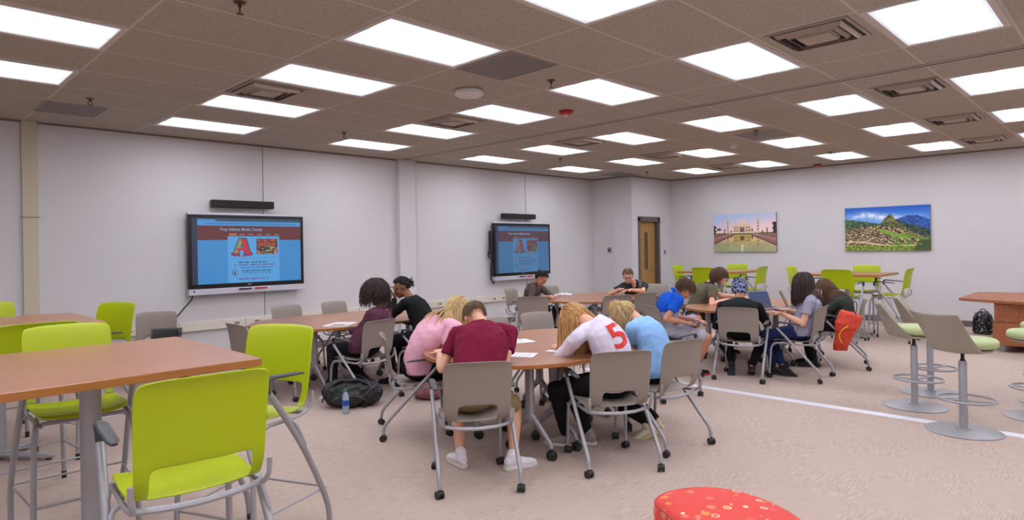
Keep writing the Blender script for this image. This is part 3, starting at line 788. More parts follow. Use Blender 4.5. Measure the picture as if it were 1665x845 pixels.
def arm_pad(root, s, x, y0, y1, z, mt=CHAR, bracket=0.07):
    b = MB()
    pts = [(s*x, y1-0.004, z-bracket), (s*x, y1+0.004, z-0.03), (s*x, y1-0.006, z-0.002), (s*x, y1-0.05, z+0.004), (s*x, (y0+y1)/2, z-0.004), (s*x, y0+0.03, z-0.012), (s*x, y0, z-0.018)]
    secs = [(0.014, 0.014), (0.017, 0.018), (0.022, 0.014), (0.024, 0.010), (0.025, 0.009), (0.023, 0.008), (0.012, 0.005)]
    b.loft(pts, secs, (1, 0, 0), n=12, power=2.6)
    return b.build('armrest', mt, root, angle=60)
def make_grey_chair(armless=False):
    t = thing('student_chair', 'c', 'chair')
    add_shell(t, GREYP)
    b = MB()
    b.tube(fillet([(-0.215, 0.215, 0.40), (-0.225, 0.16, 0.424), (-0.225, -0.12, 0.418), (-0.222, -0.205, 0.43), (-0.234, -0.232, 0.48), (-0.234, -0.228, 0.535)], 0.05), 0.011, 8)
    b.tube(fillet([(0.215, 0.215, 0.40), (0.225, 0.16, 0.424), (0.225, -0.12, 0.418), (0.222, -0.205, 0.43), (0.234, -0.232, 0.48), (0.234, -0.228, 0.535)], 0.05), 0.011, 8)
    b.tube([(-0.225, -0.17, 0.424), (-0.12, -0.19, 0.408), (0, -0.195, 0.402), (0.12, -0.19, 0.408), (0.225, -0.17, 0.424)], 0.013, 8)
    b.tube([(-0.222, 0.12, 0.42), (0.222, 0.12, 0.42)], 0.010, 8)
    b.build('seat_frame', SILVER, t)
    for s in (-1, 1):
        b = MB(); b.tube(fillet([(s*0.225, 0.12, 0.424), (s*0.23, 0.21, 0.418), (s*0.235, 0.245, 0.36), (s*0.24, 0.265, 0.06)], 0.05), 0.0125, 10)
        lg = b.build('leg', SILVER, t); caster(lg, s*0.24, 0.265, ang=0.5*s)
        b = MB(); b.tube(fillet([(s*0.268, 0.165, 0.60), (s*0.268, -0.06, 0.37), (s*0.268, -0.285, 0.13), (s*0.268, -0.295, 0.06)], 0.06), 0.0145, 10)
        lg = b.build('leg', SILVER, t); caster(lg, s*0.268, -0.295, ang=-0.4*s)
        arm_pad(t, s, 0.268, -0.09, 0.175, 0.668)
    return t
GC = make_grey_chair()
gfirst = [True]
def grey_chair(x, y, hd, label, group='grey rolling student chairs'):
    rz = math.radians(hd) - PI/2
    if gfirst[0]:
        gfirst[0] = False; GC.location = (x, y, 0); GC.rotation_euler = (0, 0, rz); GC['label'] = label; GC['group'] = group; return GC
    return dup(GC, (x, y, 0), rz, label, group)
def make_lime_chair():
    t = thing('bar_height_chair', 'c', 'chair'); Z = 0.285
    add_shell(t, LIME, Z, 1.06, hk=(2, 7))
    b = MB()
    for s in (-1, 1):
        b.tube(fillet([(s*0.20, 0.225, 0.40+Z), (s*0.225, 0.15, 0.424+Z), (s*0.228, -0.12, 0.418+Z), (s*0.224, -0.20, 0.43+Z), (s*0.236, -0.226, 0.47+Z), (s*0.236, -0.226, 0.53+Z)], 0.04), 0.010, 8)
    b.tube(smooth_path([(-0.225, -0.165, 0.425+Z), (-0.13, -0.185, 0.418+Z), (0, -0.19, 0.412+Z), (0.13, -0.185, 0.418+Z), (0.225, -0.165, 0.425+Z)]), 0.013, 8)
    b.tube([(-0.20, 0.222, 0.413+Z), (0.20, 0.222, 0.413+Z)], 0.012, 8)
    b.build('seat_frame', SILVER, t)
    def foot(lg, x, y):
        MB().lathe([(0.016, 0.0), (0.017, 0.045), (0.0155, 0.05)], 14, (x, y, 0)).build('glide', BLACKP, lg)
    for s in (-1, 1):
        b = MB(); b.tube(fillet([(s*0.215, 0.13, 0.42+Z), (s*0.22, 0.225, 0.414+Z), (s*0.235, 0.25, 0.34+Z), (s*0.25, 0.275, 0.03)], 0.045), 0.0145, 10)
        lg = b.build('leg', SILVER, t); foot(lg, s*0.25, 0.275)
        b = MB(); b.tube(smooth_path([(s*0.262, 0.16, 0.60+Z), (s*0.268, 0.06, 0.47+Z), (s*0.28, -0.09, 0.25+Z), (s*0.29, -0.215, 0.02+Z), (s*0.288, -0.285, 0.16), (s*0.285, -0.305, 0.03)], 6), 0.0165, 10)
        lg = b.build('leg', SILVER, t); foot(lg, s*0.285, -0.305)
        b = MB(); b.tube(fillet([(s*0.225, -0.03, 0.415+Z), (s*0.262, -0.045, 0.40+Z), (s*0.288, -0.09, 0.27+Z)], 0.03), 0.010, 8); b.build('side_brace', SILVER, t)
        arm_pad(t, s, 0.262, -0.11, 0.175, 0.672+Z)
    b = MB(); z = 0.27
    b.tube([(-0.243, 0.262, z), (0.243, 0.262, z)], 0.0065, 8); b.tube([(-0.288, -0.272, z), (0.288, -0.272, z)], 0.0065, 8)
    for s in (-1, 1): b.tube([(s*0.243, 0.262, z), (s*0.288, -0.272, z)], 0.0065, 8)
    b.build('footrest', SILVER, t)
    return t
LC = make_lime_chair(); lfirst = [True]
def lime_chair(x, y, hd, label, group='lime green bar height chairs'):
    rz = math.radians(hd) - PI/2
    if lfirst[0]:
        lfirst[0] = False; LC.location = (x, y, 0); LC.rotation_euler = (0, 0, rz); LC['label'] = label; LC['group'] = group; return LC
    return dup(LC, (x, y, 0), rz, label, group)
# ------------------------------------------------------------------ square bar tables
def make_bar_table():
    t = thing('bar_height_table', 'b', 'table')
    h = 0.615; r = 0.03; out = []
    for cx_, cy_, a0 in ((h-r, h-r, 0), (-h+r, h-r, 90), (-h+r, -h+r, 180), (h-r, -h+r, 270)):
        for k in range(5):
            an = math.radians(a0 + k*22.5); out.append((cx_+r*math.cos(an), cy_+r*math.sin(an)))
    MB().slab(out, 1.032, 1.069, 0.003).build('tabletop', TOPW, t, angle=30)
    out2 = [(x*1.0015, y*1.0015) for x, y in out]
    b = MB(); n = len(out2); vs = [(x, y, 1.034) for x, y in out2] + [(x, y, 1.0655) for x, y in out2]
    b.add(vs, [(k, (k+1) % n, n+(k+1) % n, n+k) for k in range(n)]); b.build('edge_band', EDGEW, t, smooth=False)
    MB().lathe([(0.11, 1.015), (0.11, 1.03)], 28).build('mounting_plate', SILVER, t)
    MB().lathe([(0.047, 0.03), (0.047, 1.016)], 32).build('column', SILVER, t)
    for k in range(4):
        an = PI/4 + k*PI/2; d = Vector((math.cos(an), math.sin(an), 0)); n_ = Vector((-d.y, d.x, 0))
        b = MB(); b.loft([d*0.03+Vector((0,0,0.045)), d*0.2+Vector((0,0,0.04)), d*0.40+Vector((0,0,0.03)), d*0.425+Vector((0,0,0.028))], [(0.035, 0.026), (0.034, 0.02), (0.03, 0.014), (0.02, 0.008)], n_, n=12, power=4)
        lg = b.build('foot', SILVER, t, angle=50)
        MB().cyl(d*0.39+Vector((0,0,0)), d*0.39+Vector((0,0,0.02)), 0.02, 14).build('glide', BLACKP, lg)
    return t
BT = make_bar_table()
BT.location = (0.80, 3.70, 0); BT['label'] = 'square bar height table with cherry top in the near left corner'; BT['group'] = 'square bar height tables'
dup(BT, (0.74, 6.30, 0), 0, 'square bar height table at the left edge behind the nearest one', 'square bar height tables')
dup(BT, (12.35, 6.05, 0), 0, 'square bar height table below the mausoleum picture', 'square bar height tables')
dup(BT, (12.12, 3.62, 0), 0, 'square bar height table below the mountain ruins picture', 'square bar height tables')
lc = [(0.88, 2.60, 86, 'lime chair in the left foreground, seen from behind, nearest of all'),
      (0.87, 4.34, 268, 'lime chair tucked under the far side of the nearest bar table, facing the camera'),
      (1.48, 3.40, 205, 'lime chair at the right end of the nearest bar table'),
      (0.77, 5.18, 92, 'lime chair seen from behind between the two bar tables on the left'),
      (1.33, 6.19, 203, 'lime chair at the right end of the second bar table on the left'),
      (0.77, 7.20, 268, 'lime chair cut by the left edge behind the second bar table'),
      (12.30, 6.70, 272, 'lime chair left of the bar table below the mausoleum picture, facing right'),
      (11.5, 5.85, 2, 'lime chair seen from behind at the bar table below the mausoleum picture'),
      (12.45, 5.15, 243, 'x'), (12.3, 5.0, 170, 'x'),
      ]
lc = lc[:8]
lc += [(13.2, 6.2, 180, 'lime chair facing the camera below the mausoleum picture'),
       (12.0, 5.30, 90, 'lime chair right of the bar table below the mausoleum picture, facing left'),
       (12.1, 4.30, 270, 'lime chair left of the bar table below the ruins picture, facing right'),
       (11.3, 3.47, 0, 'lime chair seen from behind at the bar table below the ruins picture'),
       (12.9, 3.62, 180, 'lime chair facing the camera below the ruins picture'),
       (11.9, 2.92, 90, 'lime chair right of the bar table below the ruins picture, facing left')]
for x, y, hd, lab in lc: lime_chair(x, y, hd, lab)
# ------------------------------------------------------------------ oval flip tables
def stadium(hl, hw, n=16):
    out = []
    for k in range(n+1):
        an = -PI/2 + PI*k/n; out.append((hl-hw+hw*math.cos(an), hw*math.sin(an)))
    for k in range(n+1):
        an = PI/2 + PI*k/n; out.append((-hl+hw+hw*math.cos(an), hw*math.sin(an)))
    return out
def make_oval(hl=1.18, hw=0.77):
    t = thing('oval_table', 'o', 'table')
    out = stadium(hl, hw)
    MB().slab(out, 0.712, 0.742, 0.003).build('tabletop', TOPW, t, angle=30)
    b = MB(); n = len(out); o2 = [(x*1.0012, y*1.0015) for x, y in out]
    vs = [(x, y, 0.7135) for x, y in o2] + [(x, y, 0.7395) for x, y in o2]
    b.add(vs, [(k, (k+1) % n, n+(k+1) % n, n+k) for k in range(n)]); b.build('edge_band', EDGEW, t, smooth=False)
    b = MB(); b.box((-hl+0.25, -0.03, 0.68), (-0.1, 0.03, 0.712)); b.box((0.1, -0.03, 0.68), (hl-0.25, 0.03, 0.712)); b.build('under_beam', SILVER, t, smooth=False, bevel=0.004)
    for x in (-0.66, -0.36, 0.36, 0.66):
        for s in (-1, 1):
            y = s*0.40
            b = MB()
            b.loft([(x, y, 0.712), (x, y, 0.50), (x, y, 0.34), (x, y, 0.27)], [(0.036, 0.028), (0.036, 0.028), (0.038, 0.03), (0.046, 0.03)], (0, 1, 0), n=14, power=3)
            for q in (-1, 1):
                b.loft([(x, y+q*0.01, 0.31), (x, y+q*0.07, 0.25), (x, y+q*0.16, 0.165), (x, y+q*0.205, 0.12), (x, y+q*0.215, 0.085)], [(0.03, 0.024), (0.028, 0.022), (0.02, 0.018), (0.017, 0.016), (0.015, 0.015)], (0, 0, 1), n=10)
            lg = b.build('leg', SILVER, t, angle=50)
            for q in (-1, 1): caster(lg, x, y+q*0.215, r=0.036, ang=1.2*q+x)
    return t
OT = make_oval()
OT.location = (4.33, 3.76, 0); OT['label'] = 'oval cherry table in the centre foreground with four students bent over it'; OT['group'] = 'oval cherry tables on casters'
dup(OT, (4.30, 7.02, 0), 0, 'oval cherry table near the larger screen, booklet on it', 'oval cherry tables on casters')
dup(OT, (8.95, 6.55, 0), 0, 'oval cherry table in front of the farther screen, open book on it', 'oval cherry tables on casters')
dup(OT, (8.98, 3.86, 0), 0, 'oval cherry table on the right with two laptops', 'oval cherry tables on casters')
# ------------------------------------------------------------------ grey chairs
gc = [(3.00, 3.28, 56, 'grey chair in the centre foreground under the maroon shirt'),
      (3.95, 2.82, 57, 'grey chair under the person in the white number shirt'),
      (4.62, 2.80, 80, 'grey chair under the person in the light blue hoodie'),
      (3.47, 4.54, -33, 'grey chair under the person in the pink shirt, in side view'),
      (3.84, 5.93, 100, 'grey chair under the person in the plum shirt'),
      (4.74, 5.96, 112, 'grey chair under the person in the black hoodie'),
      (2.98, 6.56, 2, 'empty grey chair left of the oval table near the larger screen'),
      (4.12, 7.95, 275, 'left one of two empty grey chairs facing us below the larger screen'),
      (4.87, 7.95, 280, 'right one of two empty grey chairs facing us below the larger screen'),
      (2.52, 8.44, 250, 'empty grey armchair by the wall below the hanging cable'),
      (4.68, 4.60, 262, 'empty grey chair behind the front table, just right of the maroon shirt'),
      (5.36, 4.57, 260, 'empty grey chair behind the front table, beside the blond hair'),
      (7.35, 6.62, 40, 'empty grey chair, its back to us, below the farther screen'),
      (8.35, 7.75, 285, 'grey chair under the person in the grey hoodie'),
      (9.25, 7.70, 262, 'empty grey chair at the far side of the farthest table'),
      (8.16, 5.76, 58, 'left one of two empty grey chairs, backs to us, at the farthest table'),
      (8.76, 5.72, 75, 'right one of two empty grey chairs, backs to us, at the farthest table'),
      (10.55, 6.40, 215, 'grey chair under the person with glasses and dark shirt'),
      (6.10, 3.62, -15, 'empty grey chair between the light blue hoodie and the blue polo shirt'),
      (7.13, 4.14, -35, 'grey chair under the person in the blue polo shirt'),
      (8.35, 4.72, -40, 'grey chair under the person wearing headphones'),
      (7.52, 3.42, 14, 'grey chair under the person in the blue head wrap'),
      (7.97, 2.93, 94, 'grey chair under the person in the grey shirt'),
      (9.05, 2.80, 108, 'grey chair with an orange bag hung on it')]
GCH = []
for x, y, hd, lab in gc: GCH.append(grey_chair(x, y, hd, lab))
# ------------------------------------------------------------------ tulip bar stools
SEATG = mat('pale green vinyl', (170, 182, 130), 0.5)
STG = mat('taupe moulded shell', (150, 140, 126), 0.5)
def make_stool():
    t = thing('bar_stool', 's', 'stool')
    MB().lathe([(0.0, 0.0), (0.270, 0.0), (0.275, 0.006), (0.26, 0.012), (0.06, 0.018)], 48).build('base', SILVER, t, angle=40)
    b = MB(); b.lathe([(0.055, 0.016), (0.052, 0.028), (0.0, 0.03)], 24); b.lathe([(0.03, 0.02), (0.03, 0.585), (0.026, 0.592)], 24); b.build('column', SILVER, t, angle=40)
    MB().lathe([(0.02, 0.58), (0.02, 0.60), (0.014, 0.605), (0.014, 0.675)], 18).build('gas_lift', BLACKP, t)
    b = MB(); n = 40
    b.tube([(0.205*math.cos(2*PI*k/n), 0.03+0.205*math.sin(2*PI*k/n), 0.27) for k in range(n)], 0.0105, 8, closed=True)
    for an in (0.6, PI-0.6, -PI/2): b.tube([(0.02*math.cos(an), 0.02*math.sin(an), 0.26), (0.2*math.cos(an), 0.03+0.2*math.sin(an), 0.27)], 0.008, 8)
    b.build('footrest', SILVER, t)
    # seat cushion
    b = MB(); prof = [(0.001, 0.70), (0.15, 0.70), (0.205, 0.712), (0.222, 0.73), (0.222, 0.765), (0.205, 0.782), (0.12, 0.79), (0.001, 0.792)]
    b.lathe(prof, 36)
    b.v = [(x*1.04, y*1.03+0.025, z) for x, y, z in b.v]; b.build('seat', SEATG, t, angle=50)
    # wrap-around shell: high at the back, its side edges run down to the seat front
    vs = []; fs = []; nA = 37; rows = 8
    for j in range(rows):
        v = j/(rows-1)
        for i in range(nA):
            u = -1+2*i/(nA-1); an = -PI/2+u*math.radians(88)
            bx_, by_, bz_ = 0.212*math.cos(an), 0.208*math.sin(an)+0.01, 0.68
            tx, ty, tz = 0.262*u, -0.275-0.05*(1-u*u), 1.0+0.010*u*u
            k = v**0.8
            vs.append((bx_*(1-k)+tx*k, by_*(1-k)+ty*k, bz_*(1-v)+tz*v))
    for j in range(rows-1):
        for i in range(nA-1):
            a = j*nA+i; fs.append((a, a+1, a+nA+1, a+nA))
    b = MB(); b.add(vs, fs); b.build('backrest', STG, t, solid=0.012, sub=1, angle=180)
    MB().lathe([(0.05, 0.668), (0.15, 0.672), (0.213, 0.686), (0.21, 0.70), (0.1, 0.703)], 36).build('seat_pan', STG, t, angle=50)
    return t
ST = make_stool()
stl = [(6.58, 1.10, -38, 'taupe tulip bar stool standing nearest on the right, on the bright floor strip'),
       (7.27, 1.60, -76, 'taupe tulip bar stool left of the nearest one, green seat toward the camera'),
       (8.02, 1.62, -80, 'taupe tulip bar stool farthest back of the group on the right'),
       (7.52, 0.68, 150, 'bar stool base cut by the right picture edge, nearer of two'),
       (8.26, 0.66, 150, 'bar stool with ring footrest cut by the right picture edge, farther of two')]
for i, (x, y, hd, lab) in enumerate(stl):
    rz = math.radians(hd)-PI/2
    if i == 0: ST.location = (x, y, 0); ST.rotation_euler = (0, 0, rz); ST['label'] = lab; ST['group'] = 'tulip bar stools'
    else: dup(ST, (x, y, 0), rz, lab, 'tulip bar stools')
# ------------------------------------------------------------------ big conference table at the right edge
r = thing('conference_table', 'cherry boat shaped table with cabinet base at the right picture edge', 'table', (12.6, 0.65, 0))
out = []
for k in range(41):
    u = -1+2*k/40; out.append((0.62+0.30*(1-u*u), 1.35*u))
for k in range(41):
    u = 1-2*k/40; out.append((-0.85-0.42*(1-abs(u)**2.2), 1.35*u))
MB().slab(out, 0.70, 0.742, 0.006).build('tabletop', CABW, r, angle=30)
b = MB(); b.box((-1.05, -0.9, 0.10), (0.45, 0.92, 0.42)); b.build('cabinet', CABW, r, smooth=False, bevel=0.006)
b = MB(); b.box((-1.035, -0.885, 0.425), (0.44, 0.905, 0.699)); b.build('upper_cabinet', CABW, r, smooth=False, bevel=0.006)
b = MB(); b.box((-1.062, -0.75, 0.60), (-1.036, 0.45, 0.70)); b.build('grey_panel', GP, r, smooth=False)
for x in (-0.97, 0.35):
    for y in (-0.8, 0.82):
        MB().lathe([(0.03, 0.0), (0.03, 0.012), (0.036, 0.02), (0.05, 0.10)], 20, (x, y, 0)).build('leg', SILVER, r)
# ------------------------------------------------------------------ ottoman in the foreground
def ottoman_mat():
    mt = bpy.data.materials.new('coral dotted fabric'); mt.use_nodes = True
    nt = mt.node_tree; b = nt.nodes['Principled BSDF']; N = nt.nodes.new; L = nt.links.new
    b.inputs['Roughness'].default_value = 0.85
    tc = N('ShaderNodeTexCoord')
    def M(op, a, bb=None):
        n = N('ShaderNodeMath'); n.operation = op
        for i, q in enumerate((a, bb)):
            if q is None: continue
            if isinstance(q, (int, float)): n.inputs[i].default_value = q
            else: L(q, n.inputs[i])
        return n.outputs[0]
    vo = N('ShaderNodeTexVoronoi'); vo.inputs['Scale'].default_value = 17; vo.inputs['Randomness'].default_value = 0.55
    L(tc.outputs['Object'], vo.inputs['Vector'])
    d = vo.outputs['Distance']; sc = N('ShaderNodeSeparateColor'); L(vo.outputs['Color'], sc.inputs[0])
    base = srgb(204, 66, 58)
    rp = N('ShaderNodeValToRGB'); rp.color_ramp.interpolation = 'CONSTANT'; e = rp.color_ramp.elements
    e[0].position = 0; e[0].color = srgb(216, 104, 90); e[1].position = 0.35; e[1].color = srgb(226, 132, 56)
    for p, c in ((0.55, (222, 84, 74)), (0.7, (192, 116, 108)), (0.82, (210, 120, 96))):
        q = e.new(p); q.color = srgb(*c)
    L(sc.outputs[0], rp.inputs[0])
    m1 = N('ShaderNodeMix'); m1.data_type = 'RGBA'; L(M('LESS_THAN', d, 0.36), m1.inputs[0]); m1.inputs[6].default_value = base; L(rp.outputs[0], m1.inputs[7])
    ringm = M('MULTIPLY', M('MULTIPLY', M('GREATER_THAN', d, 0.30), M('LESS_THAN', d, 0.36)), M('GREATER_THAN', sc.outputs[1], 0.6))
    m2 = N('ShaderNodeMix'); m2.data_type = 'RGBA'; L(ringm, m2.inputs[0]); L(m1.outputs[2], m2.inputs[6]); m2.inputs[7].default_value = srgb(240, 206, 176)
    L(m2.outputs[2], b.inputs['Base Color'])
    return mt
OM = ottoman_mat()
ot = thing('ottoman', 'coral red dotted ottoman in the bottom right foreground', 'ottoman', (2.58, 1.20, 0))
b = MB()
OC = [(2.47, 1.47), (2.55, 1.585), (2.70, 1.60), (2.85, 1.52), (2.925, 1.38), (2.90, 1.20), (2.80, 1.03), (2.60, 0.86), (2.36, 0.82), (2.22, 0.95), (2.25, 1.17), (2.37, 1.33)]
OL = []
for i_ in range(12):
    a_, b_, c_, d_ = [Vector(OC[(i_+k_) % 12]) for k_ in (-1, 0, 1, 2)]
    for k_ in range(6):
        t_ = k_/6; OL.append(0.5*((2*b_)+(c_-a_)*t_+(2*a_-5*b_+4*c_-d_)*t_*t_+(3*b_-3*c_+d_-a_)*t_**3))
OL = [(v_.x-2.58, v_.y-1.2) for v_ in OL]; n = len(OL)
prof = [(0.88, 0.03), (0.95, 0.05), (0.985, 0.2), (1.0, 0.36), (0.997, 0.41), (0.965, 0.44), (0.89, 0.453), (0.5, 0.462), (0.01, 0.464)]
vs = []
for s_, z in prof:
    for x_, y_ in OL: vs.append((x_*s_, y_*s_, z))
b.add(vs, [(i*n+k, i*n+(k+1) % n, (i+1)*n+(k+1) % n, (i+1)*n+k) for i in range(len(prof)-1) for k in range(n)] + [tuple(range(n))])
b.build('upholstery', OM, ot, angle=180)
b = MB(); b.tube([(x_*0.982, y_*0.982, 0.436) for x_, y_ in OL], 0.004, 6, closed=True); b.build('piping', mat('coral piping', (186, 62, 56), 0.8), ot)
MB().lathe([(0.3, 0.0), (0.3, 0.03)], 30).build('plinth', BLACKP, ot)
